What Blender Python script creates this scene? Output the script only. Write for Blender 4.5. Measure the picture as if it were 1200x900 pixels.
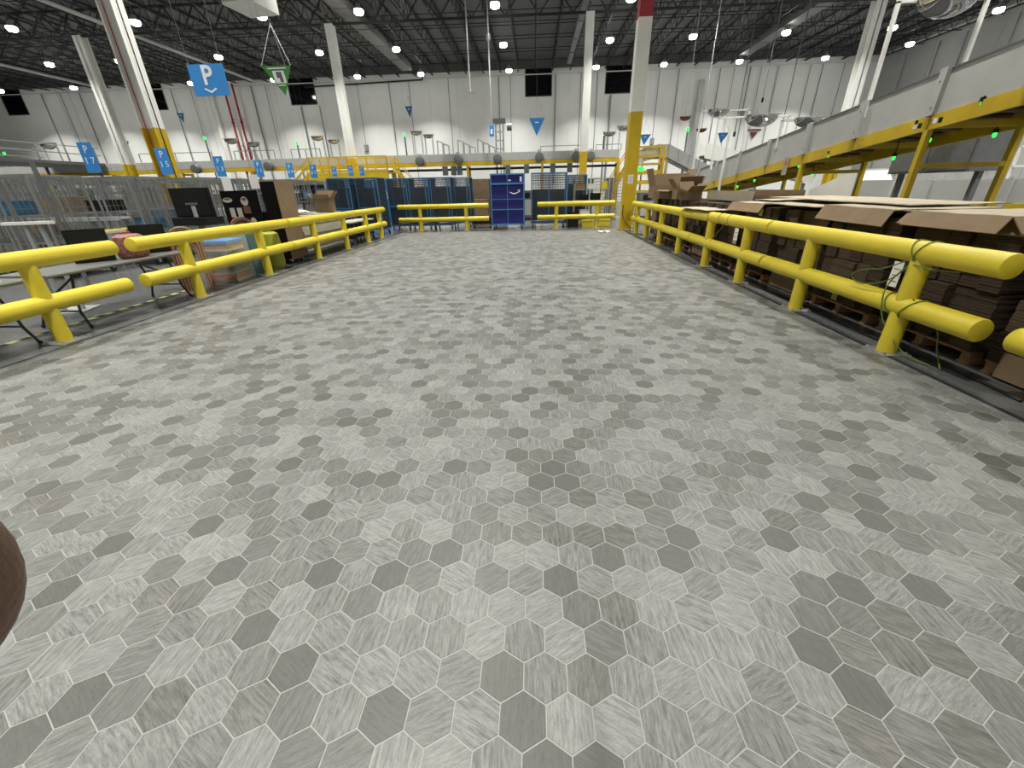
import bpy, math, random
import numpy as np
from mathutils import Vector, Matrix, Euler

for o in list(bpy.data.objects):
    bpy.data.objects.remove(o, do_unlink=True)
S = bpy.context.scene
C = S.collection
RND = random.Random(7)

# ------------------------------------------------------------------ camera
CAM_H, FPX = 1.6, 474.646
PITCH, ROLL, YAW = math.radians(25.7266), math.radians(1.3685), math.radians(-3.4546)
fw = Vector((math.sin(YAW)*math.cos(PITCH), math.cos(YAW)*math.cos(PITCH), -math.sin(PITCH)))
rt = Vector((math.cos(YAW), -math.sin(YAW), 0))
dn = fw.cross(rt)
r2 = rt*math.cos(ROLL) + dn*math.sin(ROLL)
d2 = dn*math.cos(ROLL) - rt*math.sin(ROLL)
camd = bpy.data.cameras.new('camera')
camd.sensor_width = 36.0
camd.lens = FPX/1200*36
camd.clip_start = 0.004
camd.clip_end = 300
cam = bpy.data.objects.new('camera', camd)
C.objects.link(cam)
mm = Matrix((r2, -d2, -fw)).transposed().to_4x4()
mm.translation = (0, 0, CAM_H)
cam.matrix_world = mm
S.camera = cam

# ------------------------------------------------------------------ world, exposure
w = bpy.data.worlds.new('world')
S.world = w
w.use_nodes = True
w.node_tree.nodes['Background'].inputs[0].default_value = (0.9, 1.0, 0.95, 1)
w.node_tree.nodes['Background'].inputs[1].default_value = 0.02
S.view_settings.view_transform = 'Standard'
S.view_settings.look = 'None'
S.view_settings.gamma = 1
S.view_settings.use_curve_mapping = False
S.view_settings.exposure = 0.36
LAMP_W = 370.0          # each high bay
LAMP_COL = (1.0, 0.985, 0.91)

# ------------------------------------------------------------------ helpers
def at(x, y, **k):
    """a point of the photo, read off in the plane X, Y or Z = value"""
    d = fw + r2*((x-600)/FPX) + d2*((y-450)/FPX)
    (a, v), = k.items()
    i = 'XYZ'.index(a)
    o = Vector((0, 0, CAM_H))
    return o + d*((v-o[i])/d[i])

def tag(o, label=None, cat=None, group=None, kind=None):
    if label: o['label'] = label
    if cat: o['category'] = cat
    if group: o['group'] = group
    if kind: o['kind'] = kind
    return o

def empty(name, loc=(0, 0, 0), rz=0.0):
    o = bpy.data.objects.new(name, None)
    C.objects.link(o)
    o.location = loc
    o.rotation_euler = (0, 0, rz)
    o.empty_display_size = 0.1
    return o

def thing(name, label, cat, loc=(0, 0, 0), rz=0.0, group=None):
    return tag(empty(name, loc, rz), label, cat, group)

def link(name, me, parent=None, loc=None, rot=None):
    o = bpy.data.objects.new(name, me)
    C.objects.link(o)
    if parent: o.parent = parent
    if loc is not None: o.location = loc
    if rot is not None: o.rotation_euler = rot
    return o

KIDS = {}
def copy_tree(o, parent=None):
    c = o.copy()
    C.objects.link(c)
    c.parent = parent
    for ch in o.children:
        copy_tree(ch, c)
    return c

class MB:
    def __init__(self):
        self.v, self.f = [], []
    def add(self, vs, fs):
        n = len(self.v)
        self.v += [tuple(p) for p in vs]
        self.f += [tuple(i+n for i in f) for f in fs]
        return self
    def box(self, x0, x1, y0, y1, z0, z1, M=None):
        vs = [Vector((x, y, z)) for z in (z0, z1) for y in (y0, y1) for x in (x0, x1)]
        if M is not None: vs = [M @ p for p in vs]
        return self.add(vs, [(0, 2, 3, 1), (4, 5, 7, 6), (0, 1, 5, 4), (2, 6, 7, 3), (0, 4, 6, 2), (1, 3, 7, 5)])
    def cbox(self, c, s, M=None):
        return self.box(c[0]-s[0]/2, c[0]+s[0]/2, c[1]-s[1]/2, c[1]+s[1]/2, c[2]-s[2]/2, c[2]+s[2]/2, M)
    def bar(self, p, q, a, b=None, up=(0, 0, 1)):
        """square bar from p to q, a wide and b high"""
        b = b or a
        p, q = Vector(p), Vector(q)
        d = (q-p).normalized()
        u = Vector(up)
        if abs(d.dot(u)) > 0.95: u = Vector((1, 0, 0)) if abs(d.x) < 0.9 else Vector((0, 1, 0))
        s = d.cross(u).normalized()
        t = s.cross(d)
        vs = [e + s*i*a/2 + t*j*b/2 for e in (p, q) for i, j in ((-1, -1), (1, -1), (1, 1), (-1, 1))]
        return self.add(vs, [(3, 2, 1, 0), (4, 5, 6, 7), (0, 1, 5, 4), (1, 2, 6, 5), (2, 3, 7, 6), (3, 0, 4, 7)])
    def cyl(self, p, q, r, n=12, r1=None, bev=0.0):
        """cylinder or cone, its ends rounded by bev"""
        p, q = Vector(p), Vector(q)
        r1 = r if r1 is None else r1
        d = (q-p).normalized()
        u = Vector((0, 0, 1)) if abs(d.z) < 0.9 else Vector((1, 0, 0))
        s = d.cross(u).normalized()
        t = s.cross(d)
        rings = [(p, r), (q, r1)]
        if bev: rings = [(p, r-bev), (p+d*bev*0.3, r-bev*0.3), (p+d*bev, r), (q-d*bev, r1), (q-d*bev*0.3, r1-bev*0.3), (q, r1-bev)]
        vs, fs = [], []
        for c, rr in rings:
            for k in range(n):
                a = 2*math.pi*k/n
                vs.append(c + (s*math.cos(a) + t*math.sin(a))*rr)
        m = len(rings)
        for j in range(m-1):
            for k in range(n):
                k2 = (k+1) % n
                fs.append((j*n+k2, j*n+k, (j+1)*n+k, (j+1)*n+k2))
        fs.append(tuple(range(n)))
        fs.append(tuple(reversed(range((m-1)*n, m*n))))
        return self.add(vs, fs)
    def tube(self, pts, r, n=8):
        pts = [Vector(p) for p in pts]
        vs, fs = [], []
        prev = None
        for i, p in enumerate(pts):
            d = (pts[min(i+1, len(pts)-1)]-pts[max(i-1, 0)]).normalized()
            if prev is None:
                u = Vector((0, 0, 1)) if abs(d.z) < 0.9 else Vector((1, 0, 0))
                s = d.cross(u).normalized()
            else:
                s = (prev - d*prev.dot(d)).normalized()
            prev = s
            t = s.cross(d)
            for k in range(n):
                a = 2*math.pi*k/n
                vs.append(p + (s*math.cos(a)+t*math.sin(a))*r)
        for j in range(len(pts)-1):
            for k in range(n):
                k2 = (k+1) % n
                fs.append((j*n+k2, j*n+k, (j+1)*n+k, (j+1)*n+k2))
        fs.append(tuple(range(n)))
        fs.append(tuple(reversed(range((len(pts)-1)*n, len(pts)*n))))
        return self.add(vs, fs)
    def lathe(self, prof, c=(0, 0, 0), n=20, a0=0.0, a1=2*math.pi, M=None):
        """profile of (r, z) turned about z"""
        full = abs(a1-a0-2*math.pi) < 1e-6
        k = n if full else n+1
        vs, fs = [], []
        for r, z in prof:
            for i in range(k):
                a = a0+(a1-a0)*i/n
                p = Vector((c[0]+r*math.cos(a), c[1]+r*math.sin(a), c[2]+z))
                vs.append(M @ p if M is not None else p)
        for j in range(len(prof)-1):
            for i in range(n):
                i2 = (i+1) % k
                fs.append((j*k+i, j*k+i2, (j+1)*k+i2, (j+1)*k+i))
        return self.add(vs, fs)
    def prism(self, poly, a, b, axis='Y'):
        """polygon extruded along an axis; poly in the other two axes"""
        def P(u, v, t):
            return {'X': (t, u, v), 'Y': (u, t, v), 'Z': (u, v, t)}[axis]
        n = len(poly)
        vs = [P(u, v, a) for u, v in poly] + [P(u, v, b) for u, v in poly]
        fs = [tuple(range(n)), tuple(reversed(range(n, 2*n)))]
        fs += [(i, i+n, (i+1) % n+n, (i+1) % n) for i in range(n)]
        return self.add(vs, fs)
    def sheet(self, grid, th):
        """grid[i][j] of points, thickened by th along the normal"""
        ni, nj = len(grid), len(grid[0])
        P = [[Vector(p) for p in row] for row in grid]
        vs, fs = [], []
        N = []
        for i in range(ni):
            for j in range(nj):
                a = P[min(i+1, ni-1)][j]-P[max(i-1, 0)][j]
                b = P[i][min(j+1, nj-1)]-P[i][max(j-1, 0)]
                n = a.cross(b)
                N.append(n.normalized() if n.length > 1e-9 else Vector((0, 0, 1)))
        flat = [p for row in P for p in row]
        vs = [p+n*th/2 for p, n in zip(flat, N)] + [p-n*th/2 for p, n in zip(flat, N)]
        m = ni*nj
        for i in range(ni-1):
            for j in range(nj-1):
                a, b, c, d = i*nj+j, (i+1)*nj+j, (i+1)*nj+j+1, i*nj+j+1
                fs.append((a, b, c, d))
                fs.append((a+m, d+m, c+m, b+m))
        edge = [i*nj for i in range(ni)] + [(ni-1)*nj+j for j in range(1, nj)] + [i*nj+nj-1 for i in range(ni-2, -1, -1)] + [j for j in range(nj-2, 0, -1)]
        for k in range(len(edge)):
            a, b = edge[k], edge[(k+1) % len(edge)]
            fs.append((b, a, a+m, b+m))
        return self.add(vs, fs)
    def mesh(self, name, mat, smooth=False):
        me = bpy.data.meshes.new(name)
        me.from_pydata(self.v, [], self.f)
        if mat: me.materials.append(mat)
        if smooth:
            me.polygons.foreach_set('use_smooth', [True]*len(me.polygons))
            if hasattr(me, 'set_sharp_from_angle'): me.set_sharp_from_angle(angle=math.radians(40))
        me.update()
        return me
    def build(self, name, mat, parent=None, loc=None, rot=None, smooth=False):
        return link(name, self.mesh(name, mat, smooth), parent, loc, rot)

def box(name, mat, parent, *a, M=None):
    return MB().box(*a, M=M).build(name, mat, parent)

# ------------------------------------------------------------------ materials
MATS = {}
def mat(name, col, rough=0.5, metal=0.0, spec=0.5, var=0.0, scale=8.0, bump=0.0, bscale=60.0, emit=None, estr=0.0, alpha=1.0, trans=0.0, stretch=(1, 1, 1), col2=None):
    m = bpy.data.materials.new(name)
    m.use_nodes = True
    nt = m.node_tree
    b = nt.nodes['Principled BSDF']
    b.inputs['Base Color'].default_value = (*col, 1)
    b.inputs['Roughness'].default_value = rough
    b.inputs['Metallic'].default_value = metal
    b.inputs['Specular IOR Level'].default_value = spec
    b.inputs['Alpha'].default_value = alpha
    b.inputs['Transmission Weight'].default_value = trans
    if emit:
        b.inputs['Emission Color'].default_value = (*emit, 1)
        b.inputs['Emission Strength'].default_value = estr
    if var or bump or col2:
        tc = nt.nodes.new('ShaderNodeTexCoord')
        mp = nt.nodes.new('ShaderNodeMapping')
        mp.inputs['Scale'].default_value = stretch
        nt.links.new(tc.outputs['Object'], mp.inputs['Vector'])
        if var or col2:
            n = nt.nodes.new('ShaderNodeTexNoise')
            n.inputs['Scale'].default_value = scale
            n.inputs['Detail'].default_value = 5
            nt.links.new(mp.outputs['Vector'], n.inputs['Vector'])
            r = nt.nodes.new('ShaderNodeValToRGB')
            r.color_ramp.elements[0].position = 0.3
            r.color_ramp.elements[1].position = 0.7
            a = col2 or tuple(c*(1-var) for c in col)
            r.color_ramp.elements[0].color = (*a, 1)
            r.color_ramp.elements[1].color = (*(col if col2 else tuple(min(1, c*(1+var)) for c in col)), 1)
            nt.links.new(n.outputs['Fac'], r.inputs['Fac'])
            nt.links.new(r.outputs['Color'], b.inputs['Base Color'])
        if bump:
            n2 = nt.nodes.new('ShaderNodeTexNoise')
            n2.inputs['Scale'].default_value = bscale
            n2.inputs['Detail'].default_value = 3
            nt.links.new(mp.outputs['Vector'], n2.inputs['Vector'])
            bp = nt.nodes.new('ShaderNodeBump')
            bp.inputs['Strength'].default_value = bump
            bp.inputs['Distance'].default_value = 0.01
            nt.links.new(n2.outputs['Fac'], bp.inputs['Height'])
            nt.links.new(bp.outputs['Normal'], b.inputs['Normal'])
    MATS[name] = m
    return m

M_yel = mat('yellow_sleeve', (0.62, 0.50, 0.03), 0.42, bump=0.25, bscale=220, var=0.06, scale=3)
M_yst = mat('yellow_steel', (0.55, 0.38, 0.012), 0.45, var=0.12, scale=2)
M_white = mat('white_paint', (0.74, 0.74, 0.71), 0.5, var=0.04, scale=1.5)
M_wallw = mat('white_wall', (0.86, 0.87, 0.855), 0.6, var=0.03, scale=0.6)
M_gap = mat('joint_sealant', (0.5, 0.5, 0.5), 0.8)
M_red = mat('red_paint', (0.30, 0.012, 0.022), 0.5, var=0.08)
M_deck = mat('roof_deck', (0.11, 0.113, 0.11), 0.7, var=0.08, scale=0.8)
M_joist = mat('black_steel', (0.015, 0.015, 0.016), 0.6)
M_dark = mat('black_plastic', (0.006, 0.006, 0.007), 0.55, spec=0.3)
M_matte = mat('black_matte', (0.006, 0.006, 0.006), 0.9, spec=0.1)
M_gry = mat('grey_panel', (0.42, 0.425, 0.415), 0.45, var=0.05, scale=2)
M_gryd = mat('grey_dark', (0.12, 0.125, 0.13), 0.5, var=0.1)
M_galv = mat('galvanised', (0.52, 0.53, 0.53), 0.38, metal=0.75, var=0.15, scale=6)
M_wire = mat('zinc_wire', (0.27, 0.28, 0.28), 0.35, metal=0.6)
M_pipe = mat('pipe_grey', (0.28, 0.29, 0.29), 0.5)
M_glass = mat('night_glass', (0.004, 0.004, 0.005), 0.08)
M_conc = None
M_rub = mat('rubber', (0.010, 0.010, 0.010), 0.7)
M_plate = mat('plate_steel', (0.33, 0.33, 0.33), 0.4, metal=0.5, var=0.2)
M_lens = mat('lamp_lens', (0.9, 0.9, 0.9), 0.4, emit=(1.0, 0.98, 0.9), estr=30)
M_cbl = mat('royal_blue_canvas', (0.006, 0.010, 0.14), 0.7, bump=0.3, bscale=30)
M_bfr = mat('blue_frame', (0.04, 0.17, 0.36), 0.4, var=0.1)
M_bsg = mat('blue_sign', (0.035, 0.24, 0.62), 0.45)
M_wsg = mat('white_print', (0.80, 0.82, 0.82), 0.5)
M_paper = mat('paper', (0.78, 0.78, 0.76), 0.7)
M_card = mat('cardboard', (0.20, 0.138, 0.082), 0.85, var=0.10, scale=4)
M_cardd = mat('cardboard_edge_shaded', (0.042, 0.026, 0.0135), 0.9, var=0.35, scale=12, stretch=(1.2, 1.2, 14))  # shade caught between the stacked edges is put into this dark brown
M_cardt = mat('cardboard_top', (0.36, 0.31, 0.23), 0.85, var=0.06, scale=3)
M_wood = mat('pallet_wood', (0.30, 0.18, 0.085), 0.85, var=0.25, scale=5, stretch=(1, 6, 6))
M_grn = mat('green_sign', (0.06, 0.25, 0.05), 0.5)
M_led = mat('green_led', (0.01, 0.20, 0.03), 0.4, emit=(0.03, 1.0, 0.10), estr=1.6)
M_chrome = mat('mirror_dome', (0.55, 0.55, 0.55), 0.06, metal=1.0)
# ------------------------------------------------------------------ high bay lamps (with their own light)
LX = (-55.8, -47.6, -41.2, -34.9, -26.2, -17.6, -11.2, -2.5, 5.9, 12.3, 19.3, 27.1, 33.6)
LY = (-6.0, 1.8, 9.6, 17.4, 25.2, 33.0, 40.8, 48.7)
def high_bay():
    t = thing('high_bay_lamp', 'round white high bay lamp hanging in rows under the dark roof', 'lamp', group='high bay lamps under the roof')
    MB().lathe([(0.0, 0.30), (0.13, 0.30), (0.16, 0.12), (0.30, 0.03), (0.31, 0.0), (0.28, -0.01), (0.0, -0.005)], n=20).build('housing', M_galv, t, smooth=True)
    MB().lathe([(0.0, -0.24), (0.20, -0.23), (0.27, -0.18), (0.29, -0.10), (0.28, -0.02), (0.26, 0.0)], n=20).build('lens', M_lens, t, smooth=True)
    MB().cyl((0, 0, 0.29), (0, 0, 1.66), 0.012, 6).build('hanger', M_pipe, t)
    ld = bpy.data.lights.new('lamp_light', 'AREA')
    ld.shape = 'DISK'
    ld.size = 0.5
    ld.energy = LAMP_W
    ld.color = LAMP_COL
    ld.spread = math.radians(108)
    lo = bpy.data.objects.new('lamp_light', ld)
    C.objects.link(lo)
    lo.parent = t
    lo.location = (0, 0, -0.27)
    return t
NUMW = ['first', 'second', 'third', 'fourth', 'fifth', 'sixth', 'seventh', 'eighth', 'ninth', 'tenth', 'eleventh', 'twelfth', 'thirteenth']
hb = high_bay()
first = True
for y in LY:
    for x in LX:
        if y < 25 and x < -36: continue
        if y < 5 and x < -28: continue
        if y < 5 and x == 5.9: continue      # this near row is switched off
        o = hb if first else copy_tree(hb)
        first = False
        o['label'] = 'white high bay lamp, %s from the left, %s row from the back wall' % (NUMW[LX.index(x)], NUMW[len(LY)-1-LY.index(y)])
        o.location = (x, y, 12.05) if x < 33 else (31.9, y*0.93, 12.05)

# ------------------------------------------------------------------ floor
def conc_material():
    m = bpy.data.materials.new('polished_concrete')
    m.use_nodes = True
    nt = m.node_tree
    b = nt.nodes['Principled BSDF']
    tc = nt.nodes.new('ShaderNodeTexCoord')
    n = nt.nodes.new('ShaderNodeTexNoise'); n.inputs['Scale'].default_value = 0.7; n.inputs['Detail'].default_value = 8
    n.inputs['Roughness'].default_value = 0.65
    nt.links.new(tc.outputs['Object'], n.inputs['Vector'])
    r = nt.nodes.new('ShaderNodeValToRGB')
    r.color_ramp.elements[0].position = 0.25; r.color_ramp.elements[0].color = (0.06, 0.062, 0.063, 1)
    r.color_ramp.elements[1].position = 0.8; r.color_ramp.elements[1].color = (0.13, 0.132, 0.132, 1)
    nt.links.new(n.outputs['Fac'], r.inputs['Fac'])
    nt.links.new(r.outputs['Color'], b.inputs['Base Color'])
    r2_ = nt.nodes.new('ShaderNodeMapRange')
    r2_.inputs['To Min'].default_value = 0.12; r2_.inputs['To Max'].default_value = 0.34
    nt.links.new(n.outputs['Fac'], r2_.inputs['Value'])
    nt.links.new(r2_.outputs['Result'], b.inputs['Roughness'])
    return m
M_conc = conc_material()

def tile_material():
    m = bpy.data.materials.new('hex_vinyl')
    m.use_nodes = True
    nt = m.node_tree
    N, L = nt.nodes, nt.links
    b = N['Principled BSDF']
    at_ = N.new('ShaderNodeAttribute'); at_.attribute_name = 'tone'
    uv = N.new('ShaderNodeUVMap'); uv.uv_map = 'grain'
    def noise(scale, st, det, rough=0.6):
        mp = N.new('ShaderNodeMapping'); mp.inputs['Scale'].default_value = st
        L.new(uv.outputs['UV'], mp.inputs['Vector'])
        n = N.new('ShaderNodeTexNoise'); n.inputs['Scale'].default_value = scale
        n.inputs['Detail'].default_value = det; n.inputs['Roughness'].default_value = rough
        L.new(mp.outputs['Vector'], n.inputs['Vector'])
        return n
    n1 = noise(11, (1.0, 7.5, 1), 8, 0.74); n1.inputs['Distortion'].default_value = 0.5          # long streaks
    n2 = noise(55, (1.0, 5.0, 1), 4, 0.75)      # fine fibres
    n3 = noise(9, (1, 1, 1), 3)                # clouds
    def rng(n, a, b_, lo=0.3, hi=0.7):
        r = N.new('ShaderNodeMapRange')
        r.inputs['From Min'].default_value = lo; r.inputs['From Max'].default_value = hi
        r.inputs['To Min'].default_value = a; r.inputs['To Max'].default_value = b_
        L.new(n.outputs['Fac'], r.inputs['Value'])
        return r
    def mul(a, b_):
        x = N.new('ShaderNodeMath'); x.operation = 'MULTIPLY'
        L.new(a, x.inputs[0]); L.new(b_, x.inputs[1]); return x.outputs[0]
    sp = N.new('ShaderNodeSeparateColor')
    # alpha of tone = strength of the streaks
    st = rng(n1, 0.48, 1.28, 0.34, 0.60)
    mixs = N.new('ShaderNodeMix'); mixs.data_type = 'FLOAT'
    mixs.inputs[2].default_value = 1.0
    L.new(at_.outputs['Alpha'], mixs.inputs[0])
    L.new(st.outputs[0], mixs.inputs[3])
    k = mul(mul(mixs.outputs[0], rng(n2, 0.78, 1.16).outputs[0]), rng(n3, 0.95, 1.05).outputs[0])
    vm = N.new('ShaderNodeVectorMath'); vm.operation = 'SCALE'
    L.new(at_.outputs['Color'], vm.inputs[0]); L.new(k, vm.inputs['Scale'])
    L.new(vm.outputs[0], b.inputs['Base Color'])
    b.inputs['Roughness'].default_value = 0.43
    b.inputs['Specular IOR Level'].default_value = 0.45
    N.remove(sp)
    return m
M_tile = tile_material()
M_grout = mat('vinyl_grout', (0.29, 0.29, 0.275), 0.5)

slab = MB().box(-92, 36, -13, 54, -0.3, 0.0).build('floor', M_conc)
tag(slab, 'grey polished concrete warehouse floor with a hexagon vinyl field', None, kind='structure')
VX0, VX1, VY0, VY1 = -5.62, 3.53, -1.6, 18.25
MB().box(VX0, VX1, VY0, VY1, 0.0003, 0.0030).build('vinyl_base', M_grout, slab)
HS = 0.0905; HW = HS*math.sqrt(3); HP = HS*1.5
TONES = [((0.1993, 0.2012, 0.1936), 0.8), ((0.1805, 0.1824, 0.1748), 1.0), ((0.1617, 0.1636, 0.1560), 1.0), ((0.1410, 0.1419, 0.1344), 1.0), ((0.1175, 0.1170, 0.1100), 0.7), ((0.0959, 0.0940, 0.0865), 0.4), ((0.1241, 0.1203, 0.1100), 1.0)]
WEI = [18, 22, 18, 14, 12, 12, 8]
def hexagon(cx, cy, rad):
    return [(cx+rad*math.sin(k*math.pi/3), cy+rad*math.cos(k*math.pi/3)) for k in range(6)]
def clip(poly):
    for ax, lim, sg in ((0, VX0, 1), (0, VX1, -1), (1, VY0, 1), (1, VY1, -1)):
        out = []
        for i in range(len(poly)):
            p, q = poly[i], poly[(i+1) % len(poly)]
            a, b_ = (p[ax]-lim)*sg, (q[ax]-lim)*sg
            if a >= 0: out.append(p)
            if a*b_ < 0:
                t = a/(a-b_)
                out.append((p[0]+(q[0]-p[0])*t, p[1]+(q[1]-p[1])*t))
        poly = out
        if len(poly) < 3: return []
    return poly
def tile_geo(poly, c, tone, ang, off):
    """top with a small bevelled rim; returns verts, faces, uvs per vert"""
    n = len(poly)
    sh = 0.985
    top = [(c[0]+(x-c[0])*sh, c[1]+(y-c[1])*sh, 0.0042) for x, y in poly]
    low = [(x, y, 0.0031) for x, y in poly]
    vs = top+low
    fs = [tuple(reversed(range(n)))] + [(i, (i+1) % n, (i+1) % n+n, i+n) for i in range(n)]
    ca, sa = math.cos(ang), math.sin(ang)
    uv = [((x-c[0])*ca+(y-c[1])*sa+off[0], -(x-c[0])*sa+(y-c[1])*ca+off[1]) for x, y, z in vs]
    return vs, fs, uv
def tile_mesh(name, items):
    V, F, U, T = [], [], [], []
    for vs, fs, uv, tone in items:
        n = len(V)
        V += vs; U += uv; T += [tone]*len(vs)
        F += [tuple(i+n for i in f) for f in fs]
    me = bpy.data.meshes.new(name)
    me.from_pydata(V, [], F)
    me.materials.append(M_tile)
    ca = me.color_attributes.new('tone', 'FLOAT_COLOR', 'POINT')
    ca.data.foreach_set('color', np.array(T, dtype=np.float32).ravel())
    ul = me.uv_layers.new(name='grain')
    vi = np.zeros(len(me.loops), dtype=np.int32)
    me.loops.foreach_get('vertex_index', vi)
    ul.data.foreach_set('uv', np.array(U, dtype=np.float32)[vi].ravel())
    me.update()
    return me
rt_ = random.Random(21)
def rand_tone():
    (c, s), = rt_.choices(TONES, WEI)
    k = rt_.uniform(0.92, 1.06)
    return (c[0]*k, c[1]*k, c[2]*k, s)
def rand_ang():
    return math.radians(rt_.choice((90, 90, 30, 150, 150))+rt_.uniform(-6, 6))
cells = []
j0 = int((VY0-0.73)/HP)-2
for j in range(j0, int((VY1-0.73)/HP)+3):
    for i in range(-40, 26):
        cx = 0.122+(i+(0.5 if j % 2 else 0))*HW
        cy = 0.73+j*HP
        po = clip(hexagon(cx, cy, HS-0.0024))
        if not po: continue
        area = 0
        v = Vector((cx, cy, -CAM_H))
        z = v.dot(fw)
        if z > 0.1:
            px, py = 600+FPX*v.dot(r2)/z, 450+FPX*v.dot(d2)/z
            if -30 < px < 1230 and -30 < py < 930 and len(po) == 6: area = 1/z**3
        cells.append((area, cx, cy, po))
cells.sort(key=lambda c: -c[0])
variants = []
for k in range(60):
    po = hexagon(0, 0, HS-0.0024)
    variants.append(tile_mesh('tile', [(*tile_geo(po, (0, 0), None, rand_ang(), (rt_.uniform(0, 50), rt_.uniform(0, 50))), rand_tone())]))
for area, cx, cy, po in cells[:300]:
    link('tile', rt_.choice(variants), slab, (cx, cy, 0))
rest = [(*tile_geo(po, (cx, cy), None, rand_ang(), (rt_.uniform(0, 50), rt_.uniform(0, 50))), rand_tone()) for area, cx, cy, po in cells[300:]]
tag(link('tile_field', tile_mesh('tile_field', rest), slab), kind='stuff')
# black edge strips of the vinyl
for nm, a in (('edge_strip', (VX0-0.035, VX0, VY0, VY1, 0, 0.006)), ('edge_strip', (VX1, VX1+0.045, VY0, VY1, 0, 0.006))):
    box(nm, M_rub, slab, *a)
# yellow and black hazard tape on the concrete, left
M_ty = mat('tape_yellow', (0.62, 0.55, 0.16), 0.6)
hz0, hz1 = Vector((-6.5, 3.0, 0)), Vector((-6.58, 7.4, 0))
nt_ = 34
for k in range(nt_):
    a, b_ = hz0.lerp(hz1, k/nt_), hz0.lerp(hz1, (k+1)/nt_)
    box('tape_mark', M_ty if k % 2 else M_rub, slab, -0.04, 0.04, 0, (b_-a).length*0.98, 0.0002, 0.0015,
        M=Matrix.Translation(a) @ Matrix.Rotation(math.atan2(-(hz1-hz0).x, (hz1-hz0).y), 4, 'Z'))

# ------------------------------------------------------------------ walls
WB = 53.0
ROOF = 13.7
wb = MB().box(-92, 36, WB+0.06, WB+0.5, 0, ROOF).build('wall_back', M_gap)
tag(wb, 'white panelled back wall of the warehouse', None, kind='structure')
WINS = [(-61.0, -58.4), (-44.4, -41.5), (-27.1, -24.1), (-1.05, 1.85), (7.45, 10.2)]
WZ0, WZ1 = 10.5, 13.2
pw = 18.2/6
x = 3.7-32*pw
while x < 36:
    a, b_ = x+0.006, x+pw-0.006
    cut = [w_ for w_ in WINS if w_[0] < b_ and w_[1] > a]
    if a < 35.9 and b_ > -92:
        if not cut:
            box('wall_panel', M_wallw, wb, a, b_, WB, WB+0.1, 0, ROOF)
        else:
            w0, w1 = cut[0]
            mb = MB().box(a, b_, WB, WB+0.1, 0, WZ0).box(a, b_, WB, WB+0.1, WZ1, ROOF)
            if w0 > a: mb.box(a, w0, WB, WB+0.1, WZ0, WZ1)
            if w1 < b_: mb.box(w1, b_, WB, WB+0.1, WZ0, WZ1)
            mb.build('wall_panel', M_wallw, wb)
    x += pw
for k, (w0, w1) in enumerate(WINS):
    fr = MB()
    for a in ((w0, w1, WZ0, WZ0+0.08), (w0, w1, WZ1-0.08, WZ1), (w0, w0+0.08, WZ0, WZ1), (w1-0.08, w1, WZ0, WZ1)):
        fr.box(a[0], a[1], WB-0.03, WB+0.05, a[2], a[3])
    wi = fr.build('window_%d' % (k+1), M_gryd)
    tag(wi, 'black night window high up in the white back wall', None, kind='structure')
    box('pane', M_glass, wi, w0+0.08, w1-0.08, WB+0.0, WB+0.02, WZ0+0.08, WZ1-0.08)
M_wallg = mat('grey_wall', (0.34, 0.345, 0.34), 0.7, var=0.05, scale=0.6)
wr = MB().box(35.4, 35.8, -13, WB, 0, ROOF).build('wall_right', M_gap)
tag(wr, 'grey panelled right wall of the warehouse', None, kind='structure')
y = -13
while y < WB-0.1:
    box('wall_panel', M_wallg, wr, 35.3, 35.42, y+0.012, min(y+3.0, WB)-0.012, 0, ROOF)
    y += 3.0
tag(MB().box(-92.4, -92, -13, WB, 0, ROOF).build('wall_left', M_wallw), 'white left wall far off', None, kind='structure')
tag(MB().box(-92, 36, -13.4, -13, 0, ROOF).build('wall_front', M_wallw), 'white wall behind the viewer', None, kind='structure')

# pipes fixed to the back wall (parts of it)
def wpipe(name, x, z0, z1, r, m, d=0.12):
    return MB().cyl((x, WB-d, z0), (x, WB-d, z1), r, 8).build(name, m, wb)
MB().cyl((-91, WB-0.3, 12.42), (35, WB-0.3, 12.42), 0.055, 8).build('sprinkler_pipe', M_white, wb)
MB().cyl((-12, WB-0.45, 12.3), (-25, WB-0.45, 12.05), 0.07, 8).build('branch_pipe', M_joist, wb)
MB().cyl((-12, WB-0.45, 12.3), (-12, WB-0.45, 13.2), 0.07, 8).build('branch_pipe', M_joist, wb)
for x, z0, z1, r in ((-55.9, 2, 12.4, .05), (-51.3, 2, 12.4, .07), (-53.6, 2, 12.4, .04), (-48.2, 2, 12.0, .03), (-40.5, 2, 12.4, .05), (-38.2, 2, 12.4, .03), (-31.2, 2, 12.4, .08), (-29.6, 2, 12.4, .035),
                  (-26.0, 2, 10.4, .09), (-23.9, 2, 10.4, .05), (-19.3, 6.2, 12.4, .03), (-15.8, 2, 12.4, .04), (-13.6, 2, 12.4, .03), (-9.3, 2, 12.4, .03), (-3.85, 2, 12.4, .05), (-2.6, 2, 12.4, .03), (2.2, 2, 12.4, .06), (4.9, 2, 12.4, .04), (6.6, 2, 12.4, .05),
                  (8.1, 2, 10.4, .10), (13.0, 5, 12.4, .04), (15.0, 2, 12.4, .05), (19.2, 2, 12.4, .05), (20.6, 2, 12.4, .03), (22.2, 2, 12.4, .06), (23.3, 2, 12.4, .03), (25.0, 2, 12.4, .04), (28.2, 2, 12.4, .04), (29.4, 2, 12.4, .05), (31.5, 2, 12.4, .03)):
    wpipe('conduit', x, z0, z1, r, M_pipe)
for x, z in ((-19.3, 6.2), (13.0, 6.0), (22.2, 8.4)):
    box('junction_box', M_pipe, wb, x-0.2, x+0.2, WB-0.25, WB-0.02, z-0.3, z+0.3)
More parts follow.
